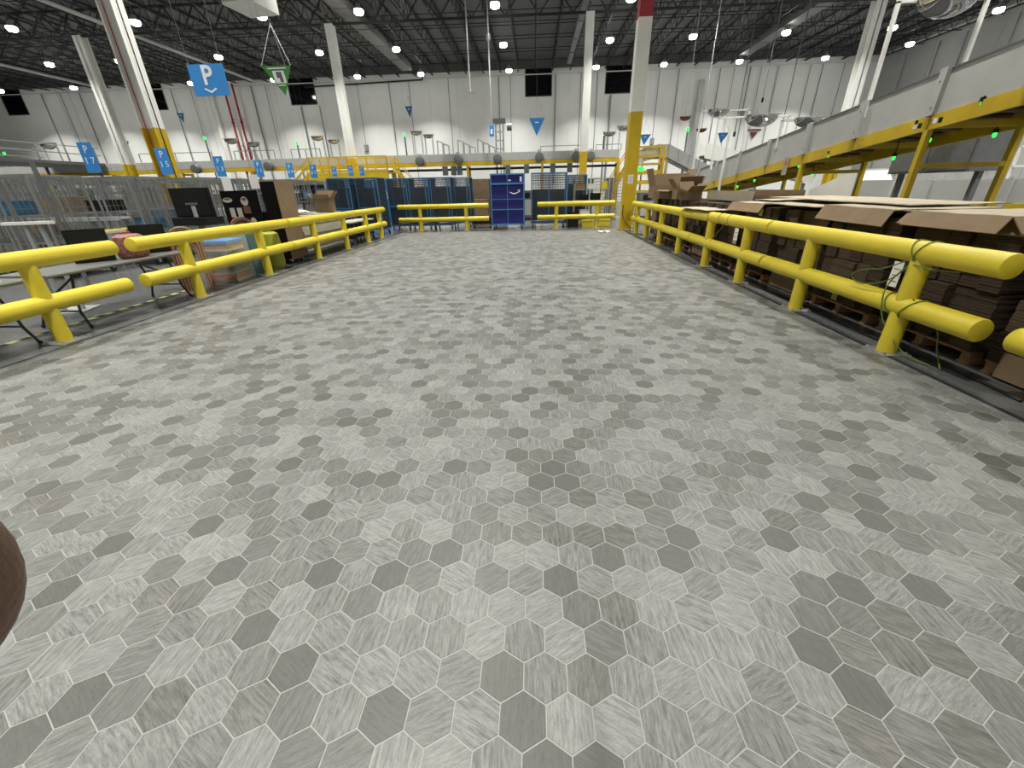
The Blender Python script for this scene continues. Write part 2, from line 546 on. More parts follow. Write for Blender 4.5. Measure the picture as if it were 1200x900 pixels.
wpipe('down_pipe', -35.9, 0, 12.3, 0.28, M_white, 0.3)
wpipe('insulated_pipe', 17.4, 3.5, 11.4, 0.30, M_galv, 0.4)
for y, z in ((4, 12.3),):
    MB().cyl((34.9, -12, 12.9), (34.9, 52, 12.9), 0.07, 8).build('sprinkler_pipe', M_white, wr)
for y in (50, 46.5, 44, 40, 37.5, 33, 30):
    MB().cyl((35.2, y, 2), (35.2, y, 12.4), 0.05, 8).build('conduit', M_pipe, wr)
for x, lab in ((-33.0, 'right'), (-34.0, 'left')):
    p = thing('sprinkler_riser', 'red vertical sprinkler riser on the white back wall, %s of the two' % lab, 'pipe', (x, WB-0.6, 0))
    MB().cyl((0, 0, 0), (0, 0, 12.6), 0.11, 10).build('riser_pipe', M_red, p, smooth=True)
    for z in (4, 6.4, 9):
        MB().cyl((0, 0, z-0.1), (0, 0, z+0.1), 0.16, 10).build('coupling', M_red, p)
        box('bracket', M_pipe, p, -0.03, 0.03, 0.0, 0.58, z+0.3, z+0.36)

# ------------------------------------------------------------------ roof
ce = MB().box(-92, 36, -13, 54, ROOF, ROOF+0.2).build('ceiling', M_deck)
tag(ce, 'grey metal roof deck on black open web joists', None, kind='structure')
def truss(length, z0, z1, step, ch, wb_):
    """open web joist along +Y from 0"""
    mb = MB()
    for dx in (-0.045, 0.045):
        mb.box(dx-0.02, dx+0.02, 0, length, z1-ch, z1)
        mb.box(dx-0.02, dx+0.02, 0.3, length-0.3, z0, z0+ch)
    n = int(length/step)
    st = length/n
    for k in range(n):
        a, b_ = (k*st, (k+0.5)*st), ((k+0.5)*st, (k+1)*st)
        mb.bar((0, a[0], z1-ch/2), (0, a[1], z0+ch/2), wb_)
        mb.bar((0, b_[0], z0+ch/2), (0, b_[1], z1-ch/2), wb_)
    return mb
jm = truss(17.7, -1.05, -0.05, 1.25, 0.075, 0.035).mesh('joist', M_joist)
gm = truss(18.2, -1.65, -0.1, 2.2, 0.14, 0.08).mesh('girder', M_joist)
for y0 in (17.7, 35.4):
    for k in range(-35, 18):
        link('joist', jm, ce, (3.7+1.82*k, y0-0.05, ROOF))
for y0 in (17.7, 35.4):
    for k in range(-3, 2):
        link('girder', gm, ce, (3.7+18.2*k, y0, ROOF), (0, 0, -math.pi/2))
for y0 in (20.7, 24.2, 27.7, 31.2, 38.4, 41.4, 44.8, 48.4):
    for z in (ROOF-1.03, ROOF-0.35):
        MB().bar((-70, y0, z), (36, y0, z), 0.05).build('bridging_bar', M_joist, ce)
MB().box(-92, 36, WB-0.25, WB+0.05, ROOF-0.75, ROOF-0.02).build('eave_strip', M_deck, ce)
M_duct = mat('duct_metal', (0.17, 0.17, 0.165), 0.5, metal=0.3)
# pale sheet metal ducts under the roof
for x, y0, y1, wd, lab in ((-12.6, 18.2, 49.0, 1.0, 'pale grey duct under the roof left of the middle'), (3.3, 19.0, 49.0, 0.4, 'narrow pale duct under the roof beside the middle column'), (19.5, 18.2, 48.5, 1.0, 'pale grey duct under the roof on the right')):
    t = thing('roof_duct', lab, 'duct', (x, 0, 12.35))
    n = 8
    for k in range(n):
        a, b_ = y0+(y1-y0)*k/n, y0+(y1-y0)*(k+1)/n
        box('duct_section', M_duct, t, -wd/2, wd/2, a+0.01, b_-0.01, 0, 0.5)
        if k: box('flange', M_duct, t, -wd/2-0.04, wd/2+0.04, a-0.04, a+0.04, -0.04, 0.54)
        MB().cyl((0, (a+b_)/2, 0.5), (0, (a+b_)/2, 1.3), 0.02, 6).build('hanger', M_joist, t)

# ------------------------------------------------------------------ columns
def column(x, y, label, wrap=False, hw=0.22, ytop=4.0):
    t = thing('steel_column', label, 'column', (x, y, 0))
    box('base_plate', M_plate, t, -0.3, 0.3, -0.3, 0.3, 0, 0.03)
    def seg(name, m, z0, z1):
        mb = MB()
        if wrap:
            mb.box(-hw, hw, -hw, hw, z0, z1)
        else:
            mb.box(-hw, hw, -hw, -hw+0.05, z0, z1).box(-hw, hw, hw-0.05, hw, z0, z1).box(-0.03, 0.03, -hw, hw, z0, z1)
        mb.build(name, m, t)
    seg('yellow_shaft', M_yst, 0.03, ytop)
    if wrap:
        seg('white_shaft', M_white, ytop, 6.62)
        seg('red_shaft', M_red, 6.62, 12.1)
    else:
        seg('white_shaft', M_white, ytop, 12.1)
    return t
mc = column(3.66, 17.7, 'tall column with yellow foot, white middle and red top, by the right rail', True)
lc = column(-14.75, 17.7, 'white steel column with tall yellow foot behind the wire roll cages', False, 0.27)
lc.rotation_euler.z = math.radians(90)
MB().cyl((-0.245, 0.06, 0.03), (-0.245, 0.06, 12.1), 0.018, 8).build('red_pipe', M_red, lc)
c2 = column(-32.6, 35.4, 'far white column near the left edge beyond the roll cages', False, 0.3)
c3 = column(-14.2, 35.4, 'far white column rising beside the yellow platform', True, 0.27)
c3.children[2].data.materials[0] = M_white
c4 = column(3.7, 35.4, 'far white column just left of the red topped column', True, 0.27)
for cc in (c3, c4):
    for ch in cc.children:
        if ch.name.startswith('red_shaft'):
            ch.name = 'upper_shaft'
            ch.data.materials[0] = M_white
column(22.2, 35.4, 'far white column rising behind the inclined conveyor on the right', False, 0.32)

# ------------------------------------------------------------------ guard rails
def guard_rail(name_label, p0, p1, posts, group='yellow guard rails around the tiled floor', zs=(0.475, 0.985), ext=(0, 0), r=0.098):
    """double tube rail from p0 to p1; posts at distances from p0; ext lengthens the lower tube's ends"""
    p0, p1 = Vector((*p0, 0)), Vector((*p1, 0))
    d = (p1-p0)
    L_ = d.length
    t = thing('guard_rail', name_label, 'guard rail', p0, math.atan2(d.y, d.x), group)
    MB().cyl((0, 0, zs[1]), (L_, 0, zs[1]), r, 24, bev=0.012).build('top_tube', M_yel, t, smooth=True)
    MB().cyl((ext[0], 0, zs[0]), (L_+ext[1], 0, zs[0]), r, 24, bev=0.012).build('lower_tube', M_yel, t, smooth=True)
    for s in posts:
        po = MB().cyl((s, 0, 0.012), (s, 0, zs[1]), 0.083, 20).build('post', M_yel, t, smooth=True)
        pl = box('foot_plate', M_plate, t, s-0.15, s+0.15, -0.14, 0.14, 0, 0.012)
        for bx_ in (-1, 1):
            for by in (-1, 1):
                MB().cyl((s+bx_*0.115, by*0.105, 0.012), (s+bx_*0.115, by*0.105, 0.035), 0.013, 6).build('bolt', M_galv, pl)
    return t
guard_rail('yellow double tube guard rail at the left edge, cut off by the picture', (-5.85, 1.5), (-5.85, 5.60), (1.1, 3.01))
guard_rail('yellow double tube guard rail on the left in front of the monitor stand', (-5.85, 5.88), (-5.85, 9.93), (0.93, 2.97))
guard_rail('yellow double tube guard rail on the left in front of the grey sheet stack', (-5.85, 9.99), (-5.85, 13.85), (1.17, 3.05))
guard_rail('short yellow guard rail at the far end of the left row', (-5.85, 13.9), (-5.85, 16.75), (0.93, 2.31))
RR = [(3.63, 3.40), (3.64, 6.78), (3.68, 10.22), (3.75, 13.70), (3.80, 17.15)]
guard_rail('yellow double tube guard rail with green strapping on the right', (3.63, 3.34), (3.64, 6.76), (0.77, 2.41))
guard_rail('yellow double tube guard rail, second on the right', (3.64, 6.82), (3.68, 10.20), (0.71, 2.38))
guard_rail('yellow double tube guard rail, third on the right', (3.69, 10.26), (3.75, 13.66), (0.86, 2.75))
guard_rail('yellow double tube guard rail ending at the red topped column', (3.76, 13.72), (3.82, 17.2), (1.1, 2.7))
guard_rail('yellow double tube guard rail end at the right picture edge', (3.68, 0.1), (3.69, 3.13), (0.8, 2.1))
br = guard_rail('yellow guard rail across the back in front of the navy roll cages', (-5.87, 18.7), (-1.95, 18.7), (0.95, 2.95))
guard_rail('yellow guard rail across the back beside the red topped column', (0.13, 18.7), (3.35, 18.7), (0.8, 2.5))
# ------------------------------------------------------------------ lettering
def text(name, s, size, m, parent, loc, rot=(math.pi/2, 0, 0), ext=0.002, align='CENTER', bold=0.0):
    cu = bpy.data.curves.new(name, 'FONT')
    cu.body = s
    cu.size = size
    cu.extrude = ext
    cu.offset = bold
    cu.resolution_u = 3
    cu.align_x = align
    cu.align_y = 'CENTER'
    tmp = bpy.data.objects.new(name, cu)
    C.objects.link(tmp)
    dg = bpy.context.evaluated_depsgraph_get()
    me = bpy.data.meshes.new_from_object(tmp.evaluated_get(dg))
    bpy.data.objects.remove(tmp, do_unlink=True)
    me.materials.clear()
    me.materials.append(m)
    me.name = name
    return link(name, me, parent, loc, rot)

# ------------------------------------------------------------------ conveyor across the back
M_mot = mat('motor_grey', (0.16, 0.17, 0.17), 0.4, metal=0.3)
cv = thing('overhead_conveyor', 'long grey overhead conveyor on yellow beams across the back of the hall', 'conveyor', (0, 37, 0))
CX0, CX1, seg = -63.0, 6.7, 3.03
k = 0
x = CX1
while x > CX0:
    box('side_panel', M_gry, cv, x-seg+0.015, x-0.015, 0, 0.04, 3.66, 4.22)
    box('side_panel', M_gry, cv, x-seg+0.015, x-0.015, 1.2, 1.24, 3.66, 4.22)
    box('beam', M_yst, cv, x-seg, x, -0.02, 0.1, 3.36, 3.64)
    MB().box(x-seg+0.03, x-0.03, 0.06, 1.18, 3.72, 3.78).build('belt', M_rub, cv)
    if k % 2 == 0 and x > -60:
        MB().box(x-0.1, x+0.08, 0.0, 0.16, 0, 3.36).build('post', M_yst, cv)
        MB().box(x-0.1, x+0.08, 1.1, 1.26, 0, 3.36).build('post', M_yst, cv)
        MB().box(x-0.06, x+0.06, 0.16, 1.1, 3.2, 3.34).build('cross_beam', M_yst, cv)
    x -= seg
    k += 1
for px, py in ((492, 189), (537, 187), (583, 186), (632, 184), (675, 183), (692, 183), (230, 198), (315, 195)):
    p = at(px, py, Y=36.7)
    m_ = MB().cyl((p.x, -0.55, p.z), (p.x, -0.08, p.z), 0.34, 14, bev=0.05).build('motor', M_mot, cv, smooth=True)
    box('terminal_box', M_gry, m_, p.x-0.14, p.x+0.14, -0.42, -0.2, p.z+0.3, p.z+0.5)
for px, py in ((521, 198), (531, 198), (538, 198), (595, 196), (617, 195), (648, 193), (668, 193)):
    p = at(px, py, Y=36.9)
    box('control_box', M_gryd, cv, p.x-0.2, p.x+0.2, 0.0, 0.3, 2.7, 3.35)
box('cable_tray', M_joist, cv, -14, 6.6, 0.3, 0.9, 3.05, 3.2)
# square steel guides standing on the conveyor
for px, n in ((513, 2), (537, 3), (560, 3)):
    p = at(px, 178, Y=37)
    t = thing('conveyor_guide', 'square grey tube guide on the overhead conveyor, %s of three' % {513: 'left', 537: 'middle', 560: 'right'}[px], 'guide', (p.x, 37.1, 4.22))
    for k in range(n):
        a, h_ = k*0.45, 0.95-0.2*k
        mb = MB().bar((a, 0.2*k, 0), (a, 0.2*k, h_), 0.08).bar((a, 0.2*k, h_), (a+0.42, 0.2*k, h_-0.15), 0.08).bar((a+0.42, 0.2*k, h_-0.15), (a+0.42, 0.2*k, 0), 0.08)
        mb.build('guide_loop', M_galv, t)

# dome mirrors on stands
def dome(mb_name, m, parent, c, r, depth=0.5, facing=-1, rot=0.0):
    """half round convex mirror: quarter sphere hanging below its flat rim, bulging towards the viewer"""
    mb = MB()
    n1, n2 = 14, 8
    grid = []
    for i in range(n1+1):
        a = math.pi*i/n1
        row = []
        for j in range(n2+1):
            b_ = math.pi/2*j/n2
            row.append((c[0]-r*math.cos(a), c[1]+facing*r*depth*math.sin(a)*math.cos(b_), c[2]-r*0.62*math.sin(a)*math.sin(b_)))
        grid.append(row)
    mb.sheet(grid, 0.01)
    return mb.build(mb_name, m, parent, smooth=True)
def mirror_stand(label, px, py, Y, w_, ybase, r, two=True, group='dome mirrors on stands along the conveyors'):
    p = at(px, py, Y=Y)
    t = thing('dome_mirror', label, 'mirror', (p.x, Y, ybase), 0, group)
    H = p.z-ybase
    mb = MB()
    mb.bar((-w_/2, 0, 0), (-w_/2, 0, H), 0.07)
    if two: mb.bar((w_/2, 0, 0), (w_/2, 0, H), 0.07)
    mb.bar((-w_/2, 0, H), (w_/2, 0, H), 0.07)
    mb.build('stand_frame', M_galv, t)
    dome('mirror_shell', M_chrome, t, (0, -0.05, H), r)
    MB().box(-r, r, -r*0.5-0.02, 0, H, H+0.03).build('mirror_rim', M_gry, t)
    return t
mirror_stand('dome mirror on tall twin post stand above the yellow ladder', 488, 154, 37.6, 0.75, 4.3, 0.48)
mirror_stand('smaller dome mirror beside the tall twin post stand', 502, 158, 37.6, 0.6, 4.3, 0.42)
mirror_stand('dome mirror left of the far white column, higher one', 372, 160, 37.6, 0.8, 4.3, 0.52)
mirror_stand('dome mirror left of the far white column, lower one', 391, 164, 37.6, 0.7, 4.3, 0.48)
mirror_stand('dome mirror below the red risers, left one', 271, 163, 37.6, 0.8, 4.3, 0.62)
mirror_stand('dome mirror below the red risers, right one', 297, 167, 37.6, 0.8, 4.3, 0.55)
mirror_stand('dome mirror above the handrails left of the P 17 sign', 57, 168, 37.6, 1.2, 4.3, 0.75)
mirror_stand('dome mirror above the handrails right of the P 17 sign', 143, 166, 37.6, 0.8, 4.3, 0.6)
mirror_stand('pair dome mirror left of the yellow column, lower one', 714, 155, 38, 0.6, 4.3, 0.5)
mirror_stand('pair dome mirror left of the yellow column, higher one', 731, 148, 38, 0.6, 4.3, 0.55)
tw = thing('lift_tower', 'grey steel lift tower standing on the conveyor behind the navy cart', 'tower', (at(585, 178, Y=37.6).x, 38.6, 0))
for dx in (-0.3, 0.3):
    MB().bar((dx, 0, 0), (dx, 0, 6.6), 0.12).build('upright', M_galv, tw)
for z in (4.6, 5.2, 5.8, 6.4):
    box('brace', M_galv, tw, -0.24, 0.24, -0.04, 0.04, z-0.05, z+0.05)
box('head', M_mot, tw, -0.5, 0.5, -0.25, 0.25, 6.4, 6.7)
MB().cyl((0.62, 0, 6.1), (1.0, 0, 6.1), 0.25, 12).build('motor', M_mot, tw, smooth=True)
# status lights
for px, py, Y, zb in ((474, 158, 38, 4.2), (5, 180, 40, 0), (240, 162, 41, 0), (348, 168, 41, 0), (806, 152, 36, 0), (708, 157, 41, 0)):
    p = at(px, py, Y=Y)
    t = thing('signal_post', 'thin post with a small green signal light on top, %s' % {474: 'above the yellow ladder', 5: 'at the left edge', 240: 'beside the red risers', 348: 'under the green sign', 806: 'by the insulated pipe', 708: 'beside the far white column'}[px], 'signal light', (p.x, Y, zb))
    MB().cyl((0, 0, 0), (0, 0, p.z-zb-0.12), 0.06, 8).build('signal_pole', M_gryd, t)
    MB().cyl((0, 0, p.z-zb-0.12), (0, 0, p.z-zb+0.12), 0.09, 10).build('signal_lens', M_led, t, smooth=True)

# ------------------------------------------------------------------ catwalk far left with handrail
ct = thing('catwalk', 'grey raised catwalk with pipe handrail far left behind the roll cages', 'catwalk', (-36, 24, 0))
box('deck', M_gryd, ct, -5, 0, 0, 12.9, 4.05, 4.25)
for y in (0.3, 4, 8, 12.4):
    MB().bar((0, y, 4.2), (0, y, 5.32), 0.07).build('rail_post', M_pipe, ct)
    MB().bar((-5, y, 4.2), (-5, y, 5.32), 0.07).build('rail_post', M_pipe, ct)
    if y in (0.3, 12.4):
        MB().bar((-0.2, y, 0), (-0.2, y, 4.05), 0.15).build('support_post', M_gryd, ct)
        MB().bar((-4.8, y, 0), (-4.8, y, 4.05), 0.15).build('support_post', M_gryd, ct)
for z in (4.8, 5.32):
    MB().bar((0, 0, z), (0, 12.8, z), 0.06).build('rail_pipe', M_pipe, ct)
    MB().bar((-5, 0, z), (-5, 12.8, z), 0.06).build('rail_pipe', M_pipe, ct)
# pipe handrails standing on the overhead conveyor
hr = thing('handrail', 'low grey pipe handrail along the overhead conveyor behind the P 13 sign', 'handrail', (0, 38.3, 4.22))
for x0, x1 in ((-34, -27.5), (-25.5, -22), (-20.5, -18)):
    for x in (x0, (x0+x1)/2, x1):
        MB().bar((x, 0, 0), (x, 0, 0.75), 0.05).build('rail_post', M_pipe, hr)
    MB().bar((x0, 0, 0.75), (x1, 0, 0.75), 0.05).build('rail_pipe', M_pipe, hr)
hr2 = thing('handrail', 'low grey pipe handrail behind the far white columns on the right', 'handrail', (0, 38.3, 4.22))
for x0, x1 in ((0.5, 4.2), (5.0, 7.0)):
    for x in (x0, x1):
        MB().bar((x, 0, 0), (x, 0, 0.45), 0.05).build('rail_post', M_pipe, hr2)
    MB().bar((x0, 0, 0.45), (x1, 0, 0.45), 0.05).build('rail_pipe', M_pipe, hr2)

# ------------------------------------------------------------------ yellow platform with stair
pf = thing('yellow_platform', 'yellow steel platform with handrails under the overhead conveyor', 'platform', (-17.4, 34.6, 0))
box('deck', M_yst, pf, 0, 6.2, 0, 1.9, 2.9, 3.0)
box('fascia', M_yst, pf, 0, 6.2, -0.05, 0.0, 2.38, 3.0)
box('kick_plate', M_yst, pf, 0, 6.2, -0.03, 0.0, 3.02, 3.17)
for x in (0.05, 1.6, 3.1, 4.6, 6.15):
    MB().bar((x, 0, 3.0), (x, 0, 4.07), 0.09).build('rail_post', M_yst, pf)
    MB().bar((x, 1.85, 3.0), (x, 1.85, 4.07), 0.09).build('rail_post', M_yst, pf)
for z in (3.5, 4.05):
    MB().bar((0, 0, z), (6.2, 0, z), 0.08).build('rail_pipe', M_yst, pf)
    MB().bar((0, 1.85, z), (6.2, 1.85, z), 0.08).build('rail_pipe', M_yst, pf)
for x in (0.2, 6.0):
    for y in (0.15, 1.7):
        MB().bar((x, y, 0), (x, y, 2.9), 0.18).build('support_post', M_yst, pf)
for s in (0.1, 1.0):
    MB().bar((-3.9, s, 0.05), (-0.05, s, 2.95), 0.06, 0.25).build('stringer', M_yst, pf)
    for zz in (0.55, 1.05):
        MB().bar((-3.9, s, zz), (-0.05, s, 2.95+zz), 0.06).build('stair_rail', M_yst, pf)
    for f in (0.05, 0.35, 0.65, 0.95):
        MB().bar((-3.9+3.85*f, s, 2.9*f+0.1), (-3.9+3.85*f, s, 2.9*f+1.08), 0.06).build('stair_post', M_yst, pf)
for k in range(12):
    f = (k+0.5)/12
    box('tread', M_yst, pf, -3.9+3.85*f-0.13, -3.9+3.85*f+0.13, 0.1, 1.0, 2.9*f+0.02, 2.9*f+0.05)
def steep_ladder(label, x0, x1, Y, z0, z1):
    t = thing('ship_ladder', label, 'ladder', (x0, Y, 0))
    dx = x1-x0
    for s in (0, 0.6):
        MB().bar((dx, s, z0), (0, s, z1), 0.06, 0.16).build('stringer', M_yst, t)
        MB().bar((dx, s, z0+0.9), (0, s, z1+0.9), 0.05).build('ladder_rail', M_yst, t)
        MB().bar((0, s, z1), (0, s, z1+0.9), 0.06).build('ladder_post', M_yst, t)
        MB().bar((dx, s, z0), (dx, s, z0+0.9), 0.06).build('ladder_post', M_yst, t)
    for k in range(9):
        f = (k+0.5)/9
        box('tread', M_yst, t, dx*(1-f)-0.1, dx*(1-f)+0.1, 0, 0.6, z0+(z1-z0)*f-0.02, z0+(z1-z0)*f+0.02)
    return t
steep_ladder('steep yellow ladder leading down from the platform to the right', -10.9, -8.6, 35.6, 0.0, 3.1)
# yellow crossover stair beside the column
cs = thing('crossover_stair', 'yellow crossover stair under the conveyor left of the tall column', 'stair', (4.5, 31, 0))
for s in (0, 0.9):
    MB().bar((0, s, 0.05), (1.8, s, 2.9), 0.06, 0.2).build('stringer', M_yst, cs)
    MB().bar((0, s, 1.0), (1.8, s, 3.9), 0.06).build('stair_rail', M_yst, cs)
    for x, z in ((0, 0), (1.8, 2.9)):
        MB().bar((x, s, z), (x, s, z+1.0), 0.08).build('stair_post', M_yst, cs)
    MB().bar((1.8, s, 0), (1.8, s, 2.9), 0.12).build('support_post', M_yst, cs)
    MB().bar((4.0, s, 0), (4.0, s, 3.9), 0.12).build('support_post', M_yst, cs)
    for z in (3.4, 3.9):
        MB().bar((1.8, s, z), (4.0, s, z), 0.06).build('rail_pipe', M_yst, cs)
box('deck', M_yst, cs, 1.8, 4.0, 0, 0.9, 2.85, 2.95)
for z in (0.6, 1.2, 1.8, 2.4):
    box('slat', M_yst, cs, 1.85, 3.95, 0.0, 0.05, z-0.12, z+0.12)
for k in range(10):
    f = (k+0.5)/10
    box('tread', M_yst, cs, 1.8*f-0.12, 1.8*f+0.12, 0, 0.9, 2.85*f, 2.85*f+0.04)

# ------------------------------------------------------------------ chute at the far right
chx = thing('chute_conveyor', 'ribbed grey chute conveyor bending down behind the cardboard on the right', 'conveyor', (0, 32, 0))
TOP = [(6.9, 3.75), (8.8, 4.2), (13.6, 1.95), (15.5, 1.1)]
def ztop(x):
    for (a, za), (b_, zb) in zip(TOP, TOP[1:]):
        if a <= x <= b_: return za+(zb-za)*(x-a)/(b_-a)
n = 12
xs = [6.9+k*(15.5-6.9)/n for k in range(n+1)]
for a, b_ in zip(xs, xs[1:]):
    for y in (0, 1.5):
        MB().prism([(a+0.01, ztop(a)), (b_-0.01, ztop(b_)), (b_-0.01, ztop(b_)-0.8), (a+0.01, ztop(a)-0.8)], y, y+0.03).build('side_panel', M_gry, chx)
    MB().bar((b_, -0.02, ztop(b_)+0.02), (b_, -0.02, ztop(b_)-0.82), 0.07).build('rib', M_galv, chx)
    MB().prism([(a, ztop(a)-0.55), (b_, ztop(b_)-0.55), (b_, ztop(b_)-0.6), (a, ztop(a)-0.6)], 0.04, 1.48).build('chute_bed', M_gryd, chx)
for x in (7.4, 9.0, 10.6, 12.2):
    for y in (0.1, 1.4):
        MB().bar((x, y, 0), (x, y, ztop(x)-0.75), 0.1).build('support_post', M_yst, chx)
for z in (1.2, 1.9):
    MB().bar((7.4, 0.05, z), (12.2 if z < 1.5 else 11.0, 0.05, z), 0.08).build('brace', M_yst, chx)
ch2 = thing('chute_conveyor', 'pale grey chute panel sloping down behind the ribbed chute', 'conveyor', (0, 36.2, 0))
MB().prism([(13.0, 4.4), (21.5, 2.4), (21.5, 1.5), (13.0, 3.4)], 0, 0.05).build('side_panel', M_white, ch2)
MB().prism([(13.0, 4.4), (21.5, 2.4), (21.5, 1.5), (13.0, 3.4)], 1.2, 1.25).build('side_panel', M_white, ch2)
MB().prism([(13.0, 3.6), (21.5, 1.7), (21.5, 1.65), (13.0, 3.55)], 0.06, 1.19).build('chute_bed', M_gryd, ch2)
for x, z in ((13.3, 3.35), (17.5, 2.4), (21.2, 1.5)):
    MB().bar((x, 0.6, 0), (x, 0.6, z), 0.2).build('support_post', M_pipe, ch2)

# ------------------------------------------------------------------ roll cages
def mesh_panel(name, m, parent, o, u, v, nu, nv, r):
    """lattice of wires spanning o + u*s + v*t"""
    o, u, v = Vector(o), Vector(u), Vector(v)
    mb = MB()
    for i in range(nu+1):
        p = o+u*(i/nu)
        mb.bar(p, p+v, r)
    for j in range(nv+1):
        p = o+v*(j/nv)
        mb.bar(p, p+u, r)
    return mb.build(name, m, parent)
def caster(parent, x, y, r=0.07):
    c = MB().cyl((x-0.02, y, r), (x+0.02, y, r), r, 14).build('caster', M_rub, parent, smooth=True)
    MB().box(x-0.035, x-0.022, y-0.03, y+0.03, r, 2*r+0.05).box(x+0.022, x+0.035, y-0.03, y+0.03, r, 2*r+0.05).box(x-0.035, x+0.035, y-0.04, y+0.04, 2*r+0.02, 2*r+0.05).build('fork', M_galv, c)
def roll_cage(name, label, w_, d, h_, mf, mm_, wr, dense, group=None, front=False, bars=True):
    """origin at the middle of its base"""
    t = thing(name, label, 'roll cage', group=group)
    b0 = 0.19
    mb = MB()
    for sx in (-1, 1):
        for sy in (-1, 1):
            mb.bar((sx*w_/2, sy*d/2, b0), (sx*w_/2, sy*d/2, h_), 0.035)
    for z in (b0+0.02, h_):
        for s in (-1, 1):
            mb.bar((-w_/2, s*d/2, z), (w_/2, s*d/2, z), 0.035)
            mb.bar((s*w_/2, -d/2, z), (s*w_/2, d/2, z), 0.035)
    mb.build('frame', mf, t)
    box('base_deck', mm_, t, -w_/2, w_/2, -d/2, d/2, b0, b0+0.03)
    nu, nv = max(2, int(w_/dense)), max(3, int((h_-b0)/(dense*1.6)))
    nd = max(2, int(d/dense))
    mesh_panel('mesh_panel', mm_, t, (-w_/2, d/2, b0), (w_, 0, 0), (0, 0, h_-b0), nu, nv, wr)
    for s in (-1, 1):
        mesh_panel('mesh_panel', mm_, t, (s*w_/2, -d/2, b0), (0, d, 0), (0, 0, h_-b0), nd, nv, wr)
    if front:
        mesh_panel('front_gate', mm_, t, (-w_/2, -d/2, b0), (w_, 0, 0), (0, 0, h_-b0), nu, nv, wr)
    for sx in (-1, 1):
        for sy in (-1, 1):
            caster(t, sx*(w_/2-0.06), sy*(d/2-0.08))
    return t
M_liner = mat('cage_liner', (0.022, 0.025, 0.03), 0.7)
M_navy = mat('navy_mesh', (0.03, 0.045, 0.07), 0.5)
NG = 'navy roll cages at the back'
nav = roll_cage('roll_cage', 'navy roll cage', 0.86, 0.95, 2.1, M_bfr, M_navy, 0.017, 0.05, NG, True)
# dark folded liner hanging inside, and the half door frame on the front
box('liner', M_liner, nav, -0.40, 0.40, 0.36, 0.40, 0.3, 1.75)
fr = MB()
for z in (0.98, 1.04): fr.bar((-0.43, -0.5, z), (0.43, -0.5, z), 0.03)
fr.bar((0.30, -0.5, 0.2), (0.30, -0.5, 2.1), 0.03)
fr.build('half_door', M_bfr, nav)
spots = [(-5.98, 19.75, 'leftmost of the row behind the back rail'), (-5.02, 19.75, 'second from the left behind the back rail'), (-4.06, 19.75, 'third from the left behind the back rail'), (-3.4, 20.95, 'half hidden beside the brown cartons')]
spots += [(-7.6, 17.6, 'in the left group behind the brown carton'), (-6.6, 17.9, 'in the left group nearest the floor gap'), (-7.9, 19.0, 'at the back of the left group')]
spots += [(1.95, 21.3, 'narrowly seen right of the wide mesh cage')]
for i, (x, y, l) in enumerate(spots):
    o = nav if i == 0 else copy_tree(nav)
    o.location = (x, y, 0)
    o['label'] = 'navy roll cage with blue frame, ' + l
# wide mesh cage and royal blue canvas cart
wm = roll_cage('roll_cage', 'wide dark mesh roll cage with light blue frame right of the royal blue cart', 1.5, 0.9, 2.17, M_bfr, M_navy, 0.018, 0.055, None, True)
wm.location = (0.62, 19.75, 0)
MB().bar((0.0, -0.47, 0.2), (0.0, -0.47, 2.17), 0.03).build('centre_bar', M_bfr, wm)
box('liner', M_liner, wm, -0.72, 0.72, 0.30, 0.34, 0.3, 1.55)
rc = thing('canvas_cart', 'royal blue canvas roll cart with white smile arrow at the back', 'cart', (-1.15, 19.5, 0))
W2, D2, H2 = 0.70, 0.45, 2.16
mb = MB()
for sx in (-1, 1):
    for sy in (-1, 1):
        mb.bar((sx*W2, sy*D2, 0.17), (sx*W2, sy*D2, H2), 0.045)
for z in (0.2, H2):
    for s in (-1, 1):
        mb.bar((-W2, s*D2, z), (W2, s*D2, z), 0.045)
        mb.bar((s*W2, -D2, z), (s*W2, D2, z), 0.045)
mb.bar((0, -D2-0.01, 0.2), (0, -D2-0.01, H2), 0.022)
for z, t_ in ((0.80, 0.03), (1.20, 0.02), (1.80, 0.06)):
    mb.bar((-W2, -D2-0.01, z), (W2, -D2-0.01, z), t_)
mb.build('frame', mat('light_blue_frame', (0.06, 0.22, 0.46), 0.4), rc)
for z0, z1 in ((0.24, 0.79), (0.81, 1.19), (1.21, 1.77), (1.83, 2.13)):
    for x0, x1 in ((-0.67, -0.015), (0.015, 0.67)):
        box('canvas_panel', M_cbl, rc, x0, x1, -D2+0.02, -D2+0.03, z0, z1)
for s in (-1, 1):
    box('side_canvas', M_cbl, rc, s*W2-0.02, s*W2+0.0, -D2+0.04, D2-0.03, 0.24, 2.13)
box('back_canvas', M_cbl, rc, -0.67, 0.67, D2-0.03, D2-0.01, 0.24, 2.13)
box('base_deck', M_bfr, rc, -W2, W2, -D2, D2, 0.17, 0.21)
for sx in (-1, 1):
    for sy in (-1, 1):
        caster(rc, sx*0.6, sy*0.37, 0.06)
def smile(x0, x1, z, dip, th):
    up, lo = [], []
    for k in range(17):
        f = k/16
        x = x0+(x1-x0)*f
        c_ = z-dip*math.sin(math.pi*(0.08+0.9*f))
        w_ = th*(0.25+0.75*math.sin(math.pi*min(1, 0.15+0.75*f)))
        up.append((x, c_+w_/2)); lo.append((x, c_-w_/2))
    return up+lo[::-1]
sm = MB().prism(smile(0.10, 0.50, 1.50, 0.085, 0.045), -D2-0.03, -D2-0.02)
